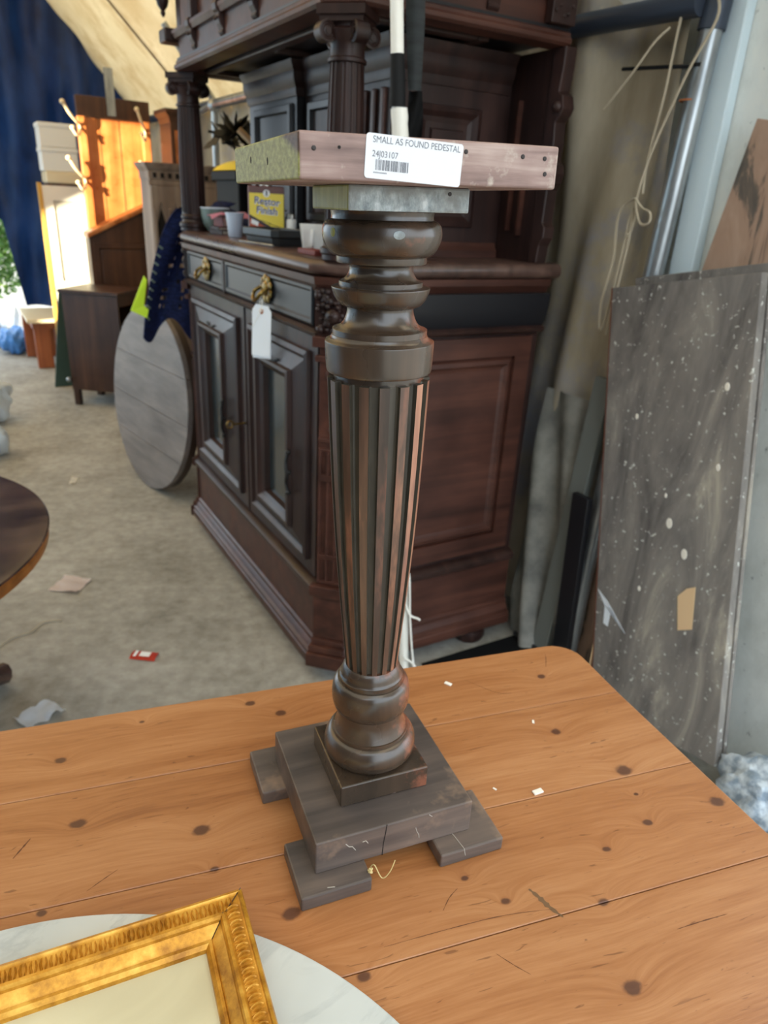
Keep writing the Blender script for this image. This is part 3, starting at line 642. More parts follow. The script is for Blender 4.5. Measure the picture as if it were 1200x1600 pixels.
table_bits()

# ================================================================ the carved sideboard with canopy
XF, XB, YR, YL, KC = .72, 1.345, 1.478, 2.68, .057
WT = 1.128                                  # worktop height
def cpath(off=0, k=KC, xb=XB, yr=YR, yl=YL, xf=XF):
    return [(xb, yr-off), (xf+k, yr-off), (xf-off, yr+k), (xf-off, yl-k), (xf+k, yl+off), (xb, yl+off)] if off else [(xb, yr), (xf+k, yr), (xf, yr+k), (xf, yl-k), (xf+k, yl), (xb, yl)]
def shell(bm, k, z0, z1, inset=0, mi=0, **kw):
    p = cpath(0, k, **kw); q = [(x+inset*(1 if i in (1, 2, 3, 4) else 0), y+inset*(1 if i < 3 else -1)) for i, (x, y) in enumerate(p)]
    prism(bm, [(x, y, z0) for x, y in q], (0, 0, z1-z0), mi); return bm
def cabinet():
    t = thing('buffet_cabinet', 'tall carved dark oak buffet with pillared canopy behind the pedestal', 'cabinet', (1.03, 2.08, 0))
    P = cpath()
    # feet and plinth
    for x, y in ((.82, 1.545), (1.235, 1.498), (.775, 2.585), (1.26, 2.60)):
        obj('bun_foot', lathe(new_bm(), [(.03, 0), (.045, .006), (.052, .022), (.048, .04), (.034, .05), (.034, .056)], 24, Matrix.Translation((x, y, 0))), 'oak', t, smooth=40)
    obj('base_moulding', sweep(new_bm(), P, [(-.04, .052), (.030, .052), (.034, .058), (.034, .082), (.030, .086), (.030, .094), (.022, .100), (.016, .112), (.012, .116), (.012, .126), (.006, .132), (-.04, .132)]), 'oak_red', t, smooth=25)
    obj('plinth', sweep(new_bm(), P, [(-.04, .132), (.004, .132), (.004, .272), (-.04, .272)]), 'oak_red', t)
    obj('plinth_moulding', sweep(new_bm(), P, [(-.04, .268), (.008, .268), (.018, .276), (.020, .284), (.020, .292), (.012, .298), (-.002, .303), (-.04, .303)]), 'oak_y', t, smooth=25)
    # corner blocks on the chamfers
    for s in (0, 1):
        a, b = (Vector(P[1]), Vector(P[2])) if s == 0 else (Vector(P[3]), Vector(P[4]))
        d = (b-a).normalized(); n = Vector((-d.y, d.x)); L = (b-a).length
        fr = face_frame((a.x, a.y, 0), (d.x, d.y, 0), (0, 0, 1)); q = -1 if (fr.to_3x3() @ Vector((0, 0, 1))).dot(Vector((n.x, n.y, 0))) < 0 else 1
        def pt(u, v, h): return fr @ Vector((u, v, h*q))
        def blk(bm, u0, u1, v0, v1, h0, h1):
            vs = [pt(u, v, h) for h in (h0, h1) for (u, v) in ((u0, v0), (u1, v0), (u1, v1), (u0, v1))]
            prism(bm, vs[:4], vs[4]-vs[0])
        bm = new_bm(); blk(bm, -.004, L+.004, .130, .272, 0, .014); blk(bm, -.012, L+.012, .268, .300, 0, .026); blk(bm, -.014, L+.014, .052, .094, 0, .044); blk(bm, -.010, L+.010, .094, .114, 0, .034); blk(bm, -.006, L+.006, .112, .132, 0, .022)
        obj('corner_block', bm, 'oak_red', t, bevel=.003)
        # fluted pilaster: plate with raised ribs between the flutes
        pl = new_bm(); blk(pl, .002, L-.002, .303, .955, -.01, .004)
        pil = obj('pilaster', pl, 'oak_red', t)
        w = L-.016; rw = .008
        for (v0, v1) in ((.315, .372), (.385, .60), (.60, .69)):
            pass
        bm = new_bm()
        for (v0, v1) in ((.310, .380), (.388, .600), (.612, .680)):
            for k in range(4):
                u = .004+k*(w/3); blk(bm, u, u+rw, v0, v1, .004, .011)
            blk(bm, .004, L-.004, v0-.008, v0+.004, .004, .011); blk(bm, .004, L-.004, v1-.004, v1+.006, .004, .011)
        blk(bm, .004, L-.004, .70, .712, .004, .014); blk(bm, .004, L-.004, .70, .955, .004, .009); blk(bm, -.004, L+.004, .90, .915, .004, .022); blk(bm, -.008, L+.008, .935, .960, .004, .03)
        obj('fluting', bm, 'oak_red', pil, bevel=.002)
        bm = new_bm(); ball(bm, pt(L/2, .735, .012), .010, 2)
        for k in range(12): ball(bm, pt(L/2+.016*math.cos(k*.6), .87+.014*math.sin(k*.6), .010), .006, 1)
        obj('rosette', bm, 'oak_red', pil, smooth=60)
        # carved mask at drawer height
        bm = new_bm(); blk(bm, -.008, L+.008, .965, 1.068, 0, .012); rn = random.Random(5+s)
        for k in range(46): ball(bm, pt(rn.uniform(0, L), rn.uniform(.972, 1.062), .012+rn.uniform(0, .006)), rn.uniform(.005, .011), 1, 1, 1, rn.uniform(.7, 1.3))
        ball(bm, pt(L/2, 1.008, .022), .018, 2); ball(bm, pt(L/2-.012, 1.028, .026), .007, 1); ball(bm, pt(L/2+.012, 1.028, .026), .007, 1); ball(bm, pt(L/2, 1.012, .036), .008, 1)
        obj('carved_corner', bm, 'oak', t, smooth=60, label='carved flower boss at drawer height')
    obj('carcass', shell(new_bm(), KC, .30, 1.085, .006), 'oak', t)
    obj('stile', B(XF-.004, XF+.01, 2.048, 2.062, .303, .955), 'oak', t, bevel=.004)
    # doors
    for (y0, y1) in ((1.543, 2.046), (2.064, 2.617)):
        to = lambda u, v, h: (XF+.004-h, u, v)
        w = y1-y0; gu = (w-.152)/2; gv = .138
        bm = ring(new_bm(), (y0, .308, y1, .950), [(0, 0, -.012), (0, 0, .004), (.040, .036, .004), (.042, .038, .015), (.054, .050, .018), (.062, .058, .010), (.066, .062, .008), (gu-.05, gv-.038, .020), (gu-.046, gv-.034, .030), (gu-.034, gv-.026, .031), (gu-.022, gv-.016, .022), (gu-.008, gv-.006, .016), (gu, gv, -.004)], to)
        d = obj('door', bm, 'oak', t)
        bm = new_bm(); box(bm, XF+.002, XF+.0075, y0+gu-.002, y1-gu+.002, .308+gv-.002, .95-gv+.002); obj('door_glass', bm, 'cab_glass', d, label='dark glass pane set in the cabinet door')
        for v in (.308+.098, .95-.098):
            bm = new_bm()
            for k in range(7): ball(bm, (XF-.017, (y0+y1)/2+(k-3)*.012, v+.006*math.cos(k*1.05)), .0075-.0008*abs(k-3), 1, .5)
            obj('door_carving', bm, 'oak_black', d, smooth=60)
        yk = y0+gu-.062; bm = new_bm()
        tube(bm, spline([(XF-.030, yk, .520), (XF-.034, yk+.006, .545), (XF-.036, yk-.004, .575), (XF-.034, yk+.006, .605), (XF-.030, yk, .635)], 5), [.004]+[.0045]*19+[.004], 6)
        for z in (.520, .578, .635): ball(bm, (XF-.03, yk, z), .0085, 1)
        obj('door_pull', bm, 'iron', d, smooth=60)
    bm = new_bm(); tube(bm, [(XF-.004, 2.055, .600), (XF-.05, 2.055, .600)], .0035, 8)
    for k in range(10): pass
    tube(bm, [(XF-.056+.010*math.cos(a*.698), 2.055, .600+.012*math.sin(a*.698)) for a in range(10)], .003, 6); obj('key', bm, 'brass', t, smooth=60, label='brass key in the cabinet door lock')
    # mouldings above the doors, drawers
    obj('waist_moulding', sweep(new_bm(), P, [(-.03, .952), (.004, .952), (.014, .958), (.018, .966), (.006, .972), (-.03, .972)]), 'oak_y', t, smooth=25)
    for (y0, y1) in ((1.556, 2.196), (2.214, 2.60)):
        to = lambda u, v, h: (XF+.004-h, u, v)
        d = obj('drawer', ring(new_bm(), (y0, .976, y1, 1.070), [(0, 0, -.01), (0, 0, .010), (.006, .006, .014), (.012, .012, .014), (.018, .018, .010), (.03, .03, .010)], to, fill=0), 'oak_black', t)
        yc = (y0+y1)/2-.03; X = XF-.012; bm = new_bm()
        for k in range(9): ball(bm, (X, yc+.030*math.cos(k*.698), 1.026+.026*math.sin(k*.698)), .013, 1, .35)
        ball(bm, (X, yc, 1.028), .022, 2, .4)
        tube(bm, spline([(X-.006, yc-.022, 1.030), (X-.024, yc-.024, 1.018), (X-.032, yc-.012, 1.002), (X-.034, yc, .998), (X-.032, yc+.012, 1.002), (X-.024, yc+.024, 1.018), (X-.006, yc+.022, 1.030)], 4), .005, 6)
        obj('drawer_pull', bm, 'brass', d, smooth=60, label='brass drop handle on pierced backplate')
    obj('drawer_divider', B(XF-.012, XF+.004, 2.198, 2.212, .974, 1.072), 'oak', t, bevel=.003)
    obj('side_frieze', sweep(new_bm(), [P[0], (XF+KC+.01, YR)], [(-.03, .968), (.004, .968), (.016, .985), (.022, 1.02), (.024, 1.056), (-.03, 1.056)]), 'oak_black', t, smooth=40)
    # side panel of the base
    tos = lambda u, v, h: (u, YR-h, v)
    sp = obj('side_panel', ring(new_bm(), (.80, .318, 1.318, .945), [(0, 0, -.002), (0, 0, .006), (.052, .052, .006), (.054, .054, -.004), (.062, .062, .004), (.072, .072, .006), (.080, .080, -.001), (.088, .088, -.003)], tos, fill=0), 'oak_red', t)
    # worktop
    obj('under_moulding', sweep(new_bm(), P, [(-.03, 1.056), (.006, 1.056), (.010, 1.066), (.018, 1.074), (.020, 1.090), (-.03, 1.090)]), 'oak_red', t, smooth=25)
    bm = new_bm(); pp = [(1.365, 1.452), (.785, 1.452), (.698, 1.545), (.698, 2.612), (.785, 2.708), (1.365, 2.708)]
    sweep(bm, pp, [(-.2, 1.090), (-.014, 1.090), (-.006, 1.094), (.002, 1.100), (.004, 1.108), (.002, 1.118), (-.004, 1.125), (-.012, WT), (-.2, WT)])
    box(bm, .85, 1.365, 1.60, 2.56, 1.0905, WT-.0005); obj('worktop', bm, 'worktop', t, smooth=40)
    # upper stage: backboard, scalloped wings, set-back cupboard
    bb = obj('backboard', B(1.30, 1.325, 1.47, 2.69, WT, 1.60), 'oak', t)
    for s in (0, 1):
        pts = [(1.128, .0), (1.17, .004), (1.19, .016), (1.215, .016), (1.225, .006), (1.30, .008), (1.315, .020), (1.335, .026), (1.355, .020), (1.365, .006), (1.40, .010), (1.445, .006), (1.46, .020), (1.475, .028), (1.50, .020), (1.51, .006), (1.56, .012), (1.60, .012)]
        y = 1.47 if s == 0 else 2.69; sg = -1 if s == 0 else 1
        poly = [(1.292, y-sg*.03, 1.60), (1.292, y-sg*.03, WT)]+[(1.292, y+sg*d, z) for z, d in pts]
        obj('scalloped_wing', prism(new_bm(), poly, (.036, 0, 0)), 'oak', t, bevel=.003)
        if s == 0:
            for z in (1.345, 1.478): obj('wing_boss', ball(new_bm(), (1.292, 1.462, z), .014, 2), 'oak', t, smooth=60)
    for (yy, z0, z1) in ((1.60, 1.20, 1.50), (1.555, 1.19, 1.40)): obj('back_rib', B(1.286, 1.301, yy-.004, yy+.004, z0, z1), 'oak_red', t)
    X0, Ya, Yb = .95, 1.65, 2.51
    cup = obj('upper_cupboard', B(X0, 1.30, Ya, Yb, WT, 1.598), 'oak', t)
    obj('cupboard_pavilion', B(X0-.028, X0+.01, 2.14, Yb+.012, WT, 1.598), 'oak_black', t)
    for (ya, yb, dx) in ((2.165, 2.475, .028), (1.86, 2.11, 0)):
        to = lambda u, v, h, dx=dx: (X0-dx-.001-h, u, v)
        obj('cupboard_panel', ring(new_bm(), (ya, 1.19, yb, 1.50), [(0, 0, 0), (.004, .004, .010), (.020, .020, .010), (.030, .030, -.012), (.055, .055, -.006), (.065, .065, -.010)], to, fill=0), 'oak_black', t)
    for k in range(3): obj('cupboard_flute', B(X0-.010, X0+.004, 1.672+k*.045, 1.690+k*.045, 1.17, 1.50), 'oak_red', t, bevel=.004)
    to = lambda u, v, h: (u, Ya-.001-h, v)
    obj('cupboard_side_panel', ring(new_bm(), (1.01, 1.20, 1.21, 1.475), [(0, 0, 0), (.002, .002, .008), (.014, .014, .012), (.026, .026, .002), (.05, .05, -.004), (.054, .054, .006), (.062, .062, .006)], to, fill=0), 'oak', t)
    obj('cupboard_moulding', sweep(new_bm(), [(1.29, Ya), (X0, Ya), (X0, 2.135), (X0-.028, 2.135), (X0-.028, Yb+.012)], [(-.004, 1.515), (.006, 1.515), (.010, 1.528), (.010, 1.535), (.018, 1.548), (.022, 1.560), (.022, 1.575), (.032, 1.590), (.034, 1.599), (-.004, 1.599)]), 'oak', t, smooth=25)
    obj('cupboard_base', sweep(new_bm(), [(1.29, Ya), (X0, Ya), (X0, 2.135), (X0-.028, 2.135), (X0-.028, Yb+.012)], [(-.004, WT), (.02, WT), (.02, 1.145), (.012, 1.155), (.008, 1.165), (-.004, 1.165)]), 'oak_red', t, smooth=25)
    # columns
    for (x, y) in ((.765, 1.517), (.757, 2.652)):
        T = Matrix.Translation((x, y, 0)); a0 = math.atan2(-y, -x)
        col = obj('column', lathe(new_bm(), [(.040, WT), (.046, WT), (.046, 1.138), (.050, 1.142), (.050, 1.152), (.043, 1.156), (.040, 1.164), (.044, 1.168), (.044, 1.176), (.040, 1.180), (.040, 1.186)], 32, T), 'oak', t, smooth=35)
        pr = [(.0405, 1.186), (.041, 1.26), (.0402, 1.34), (.0385, 1.42), (.0355, 1.505)]
        obj('column_shaft', fluted(new_bm(), pr, 18, .10, .35, T, (0, 0)), 'oak', col, smooth=30)
        bm = lathe(new_bm(), [(.034, 1.505), (.040, 1.507), (.040, 1.513), (.036, 1.516), (.035, 1.535), (.037, 1.540), (.044, 1.552), (.046, 1.560), (.036, 1.566), (.036, 1.575)], 32, T)
        M45 = Matrix.Translation((x, y, 0)) @ Matrix.Rotation(R(45), 4, 'Z'); box(bm, -.050, .050, -.050, .050, 1.583, 1.5995, M=M45); box(bm, -.045, .045, -.045, .045, 1.572, 1.584, M=M45)
        for k in range(4):
            an = k*math.pi/2; c = Vector((math.cos(an)*.050, math.sin(an)*.050, 1.556)); ax = Vector((-math.sin(an), math.cos(an), 0))
            M = Matrix.Translation((x+c.x, y+c.y, c.z)) @ ax.to_track_quat('Z', 'Y').to_matrix().to_4x4()
            lathe(bm, [(.002, -.016), (.006, -.016), (.006, -.013), (.009, -.012), (.012, -.014), (.014, -.013), (.016, -.015), (.0195, -.014), (.0195, .014), (.016, .015), (.014, .013), (.012, .014), (.009, .012), (.006, .013), (.006, .016), (.002, .016)], 20, M)
        obj('capital', bm, 'oak', col, smooth=35, label='scrolled capital of the column')
    # canopy
    Q = cpath(0, .06, 1.31, 1.472, 2.675, .718)
    bm = new_bm(); shell(bm, .06, 1.612, 1.635, 0, 0, xb=1.31, yr=1.472, yl=2.675, xf=.718); obj('soffit', bm, 'oak_black', t)
    for (a, b, c, d) in ((.80, .83, 1.56, 2.60), (1.12, 1.15, 1.56, 2.60), (.83, 1.12, 1.56, 1.59), (.83, 1.12, 2.05, 2.08), (.83, 1.12, 2.57, 2.60)): obj('soffit_rib', B(a, b, c, d, 1.600, 1.613), 'oak_y', t, bevel=.004)
    obj('canopy_moulding', sweep(new_bm(), Q, [(-.05, 1.600), (.004, 1.600), (.010, 1.606), (.010, 1.614), (.004, 1.620), (.004, 1.626), (-.006, 1.634), (-.05, 1.634)]), 'oak_red', t, smooth=25)
    obj('canopy_frieze', sweep(new_bm(), Q, [(-.05, 1.634), (-.008, 1.634), (-.008, 1.690), (-.05, 1.690)]), 'oak_red', t)
    obj('canopy_ledge', sweep(new_bm(), Q, [(-.05, 1.688), (.004, 1.688), (.008, 1.694), (.012, 1.700), (.012, 1.708), (.002, 1.714), (-.05, 1.714)]), 'oak_red', t, smooth=25)
    obj('canopy_attic', sweep(new_bm(), Q, [(-.05, 1.712), (-.016, 1.712), (-.016, 1.93), (-.05, 1.93)]), 'oak_red', t)
    obj('canopy_cornice', sweep(new_bm(), Q, [(-.30, 1.93), (.0, 1.93), (.02, 1.945), (.03, 1.97), (.05, 1.985), (.05, 2.01), (-.30, 2.01)]), 'oak_red', t, smooth=25)
    obj('attic_block', B(.735, .76, 2.62, 2.66, 1.714, 1.93), 'oak', t)
    def bracket(p, d):
        d = Vector(d); s = Vector((-d.y, d.x, 0)); bm = new_bm()
        prof = [(0, 1.715), (.022, 1.715), (.026, 1.708), (.024, 1.694), (.016, 1.688), (.018, 1.676), (.014, 1.664), (.006, 1.652), (.010, 1.646), (.004, 1.640), (0, 1.640)]
        prism(bm, [Vector(p)+d*o+s*-.016+Vector((0, 0, z)) for o, z in prof], s*.032)
        for k in (-1, 1): ball(bm, Vector(p)+d*.020+s*.008*k+Vector((0, 0, 1.676)), .005, 1)
        obj('bracket', bm, 'oak', t, bevel=.002)
    for y in (1.62, 1.93, 2.18, 2.44): bracket((.727, y, 0), (-1, 0, 0))
    for y in (1.62, 1.93, 2.18, 2.44): obj('attic_pilaster', B(.712, .736, y-.016, y+.016, 1.714, 1.93), 'oak', t, bevel=.003)
    for x in (.90, 1.09, 1.27): bracket((x, 1.481, 0), (0, -1, 0))
    for x in (.90, 1.09, 1.27): obj('attic_pilaster', B(x-.016, x+.016, 1.466, 1.49, 1.714, 1.93), 'oak', t, bevel=.003)
    bm = new_bm(); box(bm, 1.235, 1.305, 1.452, 1.475, 1.636, 1.715); 
    for k in range(5): ball(bm, (1.245+k*.012, 1.452, 1.66+.012*math.sin(k*2)), .006, 1)
    obj('corner_carving', bm, 'oak', t, bevel=.003)
    # turned drop hanging from the cornice corner and end caps of the ledge
    bm = lathe(new_bm(), [(.003, 1.755), (.008, 1.765), (.006, 1.772), (.016, 1.785), (.020, 1.80), (.016, 1.815), (.008, 1.822), (.016, 1.828), (.016, 1.836), (.012, 1.845), (.012, 1.935)], 20, Matrix.Translation((.705, 2.70, 0))); obj('drop_finial', bm, 'oak', t, smooth=40)
    obj('ledge_cap', B(.69, .78, 2.64, 2.715, 1.682, 1.72), 'oak', t, bevel=.006)
cabinet()

# ================================================================ things lying on and hanging from the cabinet
def cabinet_things():
    Z = WT
    t = thing('bowl', 'grey green bowl at the far end of the cabinet worktop', 'bowl', (.815, 2.60, Z), 0)
    obj('body', lathe(new_bm(), [(.020, Z), (.026, Z+.003), (.039, Z+.022), (.047, Z+.05), (.049, Z+.075), (.046, Z+.075), (.042, Z+.045), (.025, Z+.012), (.01, Z+.010)], 32, Matrix.Translation((.815, 2.60, 0))), 'bowl_green', t, smooth=40)
    obj('rim', lathe(new_bm(), [(.0485, Z+.073), (.0505, Z+.075), (.0485, Z+.0785), (.0455, Z+.075)], 32, Matrix.Translation((.815, 2.60, 0)), cap=False), 'cup_blue', t, smooth=60)
    for i, (z0, h, dx, rz, m, l) in enumerate(((0, .014, 0, .25, 'book_dark', 'dark bound book at the bottom of the stack under the pink paper'), (.014, .010, .004, .05, 'book_dark', 'thin dark book second from the bottom under the pink paper'), (.024, .030, -.002, .18, 'red_book', 'thick red brown book on top of the stack under the pink paper'))):
        c = thing('book', l, 'book', (.815, 2.455, Z+z0), rz, group='books on the cabinet worktop', local=True)
        w, d = (.10, .075) if i < 2 else (.078, .060)
        bm = new_bm(); box(bm, -w/2, w/2, -d/2, d/2, 0, .0018); box(bm, -w/2, w/2, -d/2, d/2, h-.0022, h-.0002); box(bm, -w/2, -w/2+.002, -d/2, d/2, 0, h-.0002); obj('cover', bm, m, c)
        obj('pages', B(-w/2+.002, w/2-.004, -d/2+.003, d/2-.003, .0018, h-.0022), 'page', c)
    def pk(u, v):
        x = (u-.5)*.135; y = (v-.5)*.115; return (.808+x*.9+y*.25, 2.435+y*1.3-x*.2, Z+.064+.006*math.sin(5*u+3*v)-.030*max(0, u*-1+.28)*1.4-.02*max(0, .25-v))
    one('pink_paper', grid(14, 12, pk, .0006), 'pink_paper', 'limp sheet of pink paper lying over the stacked books', 'paper', (.808, 2.435, Z+.06), smooth=60)
    one('plastic_cup', lathe(new_bm(), [(.019, Z), (.021, Z+.002), (.0275, Z+.066), (.0295, Z+.067), (.0295, Z+.071), (.027, Z+.071), (.0255, Z+.064), (.019, Z+.004)], 32, Matrix.Translation((.785, 2.305, 0))), 'cup_blue', 'pale blue plastic cup beside the pink paper on the worktop', 'cup', (.785, 2.305, Z), smooth=40)
    # tin of wood finish
    A = math.atan2(-.93, -.36)+math.pi/2+.06
    t = thing('finish_tin', 'rectangular yellow and brown tin of wood finish on the worktop', 'tin', (.835, 2.165, Z), A, local=True)
    w, d, h = .104, .048, .150
    obj('body', B(-w/2, w/2, -d/2, d/2, 0, h), 'tin_brown', t, bevel=.004)
    obj('lid', lathe(new_bm(), [(.018, h), (.018, h+.012), (.016, h+.014)], 20), 'tin_lid', t, smooth=40)
    yf = -d/2-.0002
    def panel(name, pts, m, k=0): return obj(name, prism(new_bm(), [(x, yf-.0003*k, z) for x, z in pts], (0, -.0003, 0)), m, t)
    e = w/2-.002
    panel('label_panel', [(-e, .072), (e, .022), (e, .130), (-e, .130)], 'tin_yellow'); panel('label_band', [(-e, .130), (e, .130), (e, .147), (-e, .147)], 'tin_brown')
    panel('label_stripe', [(-e, .062), (e, .012), (e, .022), (-e, .072)], 'tin_dark'); panel('label_base', [(-e, .002), (e, .002), (e, .012), (-e, .062)], 'tin_orange')
    panel('label_emblem', [(.010*math.cos(a*.4), .130+.010*math.sin(a*.4)) for a in range(16)], 'ink_white', 1); panel('emblem_bust', [(-.003, .124), (.003, .124), (.002, .131), (.004, .135), (0, .138), (-.003, .134), (-.001, .130)], 'ink_dark', 2)
    FM = face_frame((0, yf-.0006, 0), (1, 0, 0), (0, 0, 1))
    for dx, m, q in ((.0012, 'ink_white', 0), (0, 'ink_blue', 1)):
        for s, y in (('Restor', .100), ('Finish', .075)): text('lettering', s, .027, m, t, FM @ Matrix.Translation((dx, y-dx, .0003*q)) @ Matrix.Rotation(R(-4), 4, 'Z'), .0001, 'CENTER', 1.0, .0012 if m == 'ink_white' else .0004)
        text('lettering', '-A-', .011, m, t, FM @ Matrix.Translation((dx, .0935-dx, .0003*q)), .0001, 'CENTER')
    for (sx, sy, z0, z1) in ((-.018, .012, .056, .050), (.004, .036, .048, .040)): 
        panel('label_print', [(sx, z0), (sy, z0-.008), (sy, z0-.0065), (sx, z0+.0015)], 'ink_dark', 1)
    panel('price_spot', [(-.046, .048), (-.026, .040), (-.024, .052), (-.044, .060)], 'ink_white', 1)
    # black tray, small jar, red cloth, mug
    t = thing('tray', 'low black plastic tray in front of the yellow tin', 'tray', (.792, 1.98, Z), R(8), local=True)
    bm = new_bm(); rr = lambda sx, sy, z: [bm.verts.new((x*sx, y*sy, z)) for x, y in ((-1, -.8), (-.8, -1), (.8, -1), (1, -.8), (1, .8), (.8, 1), (-.8, 1), (-1, .8))]
    Ls = [rr(.050, .085, 0), rr(.056, .092, .022), rr(.062, .098, .024), rr(.062, .098, .042), rr(.057, .093, .042), rr(.052, .087, .006)]
    for A0, B0 in zip(Ls, Ls[1:]):
        for i in range(8): bm.faces.new((A0[i], A0[(i+1) % 8], B0[(i+1) % 8], B0[i]))
    bm.faces.new(Ls[0]); bm.faces.new(Ls[-1]); obj('shell', bm, 'tray_black', t, bevel=.002)
    obj('rail', tube(new_bm(), [(-.064, -.095, .004), (-.067, 0, .004), (-.064, .095, .004)], .0025, 6), 'steel', t)
    t = thing('glass_jar', 'small white jar standing between the tin and the red cloth', 'jar', (.90, 2.13, Z)); obj('body', lathe(new_bm(), [(.014, Z), (.016, Z+.003), (.016, Z+.058), (.012, Z+.064)], 20, Matrix.Translation((.90, 2.13, 0))), 'porcelain', t, smooth=40); obj('lid', lathe(new_bm(), [(.0135, Z+.064), (.0135, Z+.076), (.011, Z+.078)], 20, Matrix.Translation((.90, 2.13, 0))), 'tin_lid', t, smooth=40)
    def rc(u, v): return (.86+.03*v+.012*math.sin(4*u), 1.72+u*.30+.01*math.sin(7*v), Z+.012+.050*(1-u)**1.4*(1-.4*v)+.010*math.sin(9*u+4*v))
    one('red_cloth', grid(26, 8, rc, .003), 'red_cloth', 'rumpled red cloth behind the white mug on the worktop', 'cloth', (.86, 1.85, Z), smooth=60)
    t = thing('mug', 'white porcelain mug with square sides on the worktop corner', 'mug', (.795, 1.745, Z), R(-20), local=True)
    bm = new_bm(); Ls = []
    for s, z in ((.024, 0), (.026, .003), (.033, .058), (.034, .064), (.031, .064), (.023, .008)):
        Ls.append([bm.verts.new((s*max(-.92, min(.92, 1.25*math.cos(a*math.pi/12))), s*max(-.92, min(.92, 1.25*math.sin(a*math.pi/12))), z)) for a in range(24)])
    for A0, B0 in zip(Ls, Ls[1:]):
        for i in range(24): bm.faces.new((A0[i], A0[(i+1) % 24], B0[(i+1) % 24], B0[i]))
    bm.faces.new(Ls[0]); bm.faces.new(Ls[-1]); obj('body', bm, 'porcelain', t, smooth=50)
    a = R(-95); dx, dy = math.cos(a), math.sin(a)
    obj('handle', tube(new_bm(), spline([(dx*.028, dy*.028, .050), (dx*.044, dy*.044, .048), (dx*.046, dy*.046, .030), (dx*.040, dy*.040, .016), (dx*.024, dy*.024, .012)], 6), .0042, 8), 'porcelain', t, smooth=60)
    one('wood_offcut', B(.735, .775, 1.60, 1.70, Z, Z+.012), 'red_book', 'small reddish wood offcut beside the white mug', 'offcut', (.755, 1.65, Z), bevel=.002)
    # swing tag on the drawer pull
    FM = face_frame((.682, 1.815, .922), (.30, -.95, 0), (.05, .02, 1)); w, h = .078, .135
    t = thing('swing_tag', 'white card tag hanging by a string from the drawer handle', 'tag', (.682, 1.815, .99))
    pts = [(-w/2, -h/2), (w/2, -h/2+.004), (w/2, h/2-.014), (w/2-.014, h/2), (-w/2+.014, h/2), (-w/2, h/2-.014)]
    obj('card', prism(new_bm(), [FM @ Vector((x, y, 0)) for x, y in pts], FM.to_3x3() @ Vector((0, 0, .0008))), 'card_white', t)
    obj('card', prism(new_bm(), [FM @ Matrix.Rotation(R(3), 4, 'Z') @ Vector((x-.003, y-.005, -.003)) for x, y in pts], FM.to_3x3() @ Vector((0, 0, .0008))), 'card_white', t)
    obj('eyelet', lathe(new_bm(), [(.003, .0006), (.007, .0006), (.007, .0016), (.003, .0016)], 18, FM @ Matrix.Translation((0, h/2-.016, 0)), cap=False), 'rust', t)
    e = FM @ Vector((0, h/2-.016, .003)); hk = Vector((.688, 1.834, 1.002))
    obj('string', tube(new_bm(), spline([hk, hk*.5+e*.5+Vector((0, .008, 0)), e, e*.4+hk*.6+Vector((0, -.010, 0)), hk+Vector((0, -.012, .002))], 6), .0016, 6), 'white_string', t)
    obj('thread', tube(new_bm(), [e, FM @ Vector((-w/2, h/2-.062, .0015))], .0006, 5), 'white_string', t)
    # navy knitted scarf over the left end, neon tag on it
    def nv(u, v):
        # u along: from worktop over the end and down; v across
        if u < .30:
            q = u/.30; y = 2.60+q*.15; z = Z+.020+.060*q**.8+.008*math.sin(v*9); xw0, xw1 = .875-.13*q, .98-.09*q
        else:
            q = (u-.30)/.70; y = 2.75+.10*math.sin(q*1.9)+.03*q; z = Z+.075-.45*q**1.15; xw0, xw1 = .745-.155*q**.6, .89-.11*q
        y += .018*math.sin(v*8+u*5); x = xw0+(xw1-xw0)*v
        if u > .9: z -= .045*(u-.9)*10*math.sin(v*7+.5)
        y += (.5-v)**2*-.12*(1 if u > .3 else 0)
        return (x, y, z)
    bm = grid(46, 22, nv); bm.faces.ensure_lookup_table(); rn = random.Random(3)
    kill = []
    for i in range(46):
        for j in range(22):
            f = bm.faces[i*22+j]
            if 17 < i < 42 and 4 <= j <= 19 and i % 2 == 0 and (j % 6 in (1, 2, 3)) and rn.random() < .7: kill.append(f)
    bmesh.ops.delete(bm, geom=kill, context='FACES'); bmesh.ops.solidify(bm, geom=bm.faces[:], thickness=.004)
    t = thing('knit_scarf', 'navy openwork knitted scarf draped over the far end of the cabinet', 'scarf', (.80, 2.72, Z)); obj('knit', bm, 'navy_knit', t, smooth=60)
    bm = new_bm()
    for k in range(9):
        p = Vector(nv(.55+k*.045, .04)); q = Vector(nv(.565+k*.045, .12)); tube(bm, [p+Vector((-.006, -.006, 0)), q+Vector((-.006, -.006, 0))], .004, 5)
    obj('edge_stitch', bm, 'bowl_green', t)
    p = [Vector(x) for x in ((.596, 2.77, .965), (.604, 2.765, .95), (.588, 2.77, .86), (.602, 2.765, .845), (.594, 2.765, .815), (.540, 2.775, .842))]
    one('neon_tag', prism(new_bm(), p, (0, .004, 0)), 'neon', 'bright lime tag hanging from the edge of the navy scarf', 'tag', (.59, 2.77, .89))
cabinet_things()

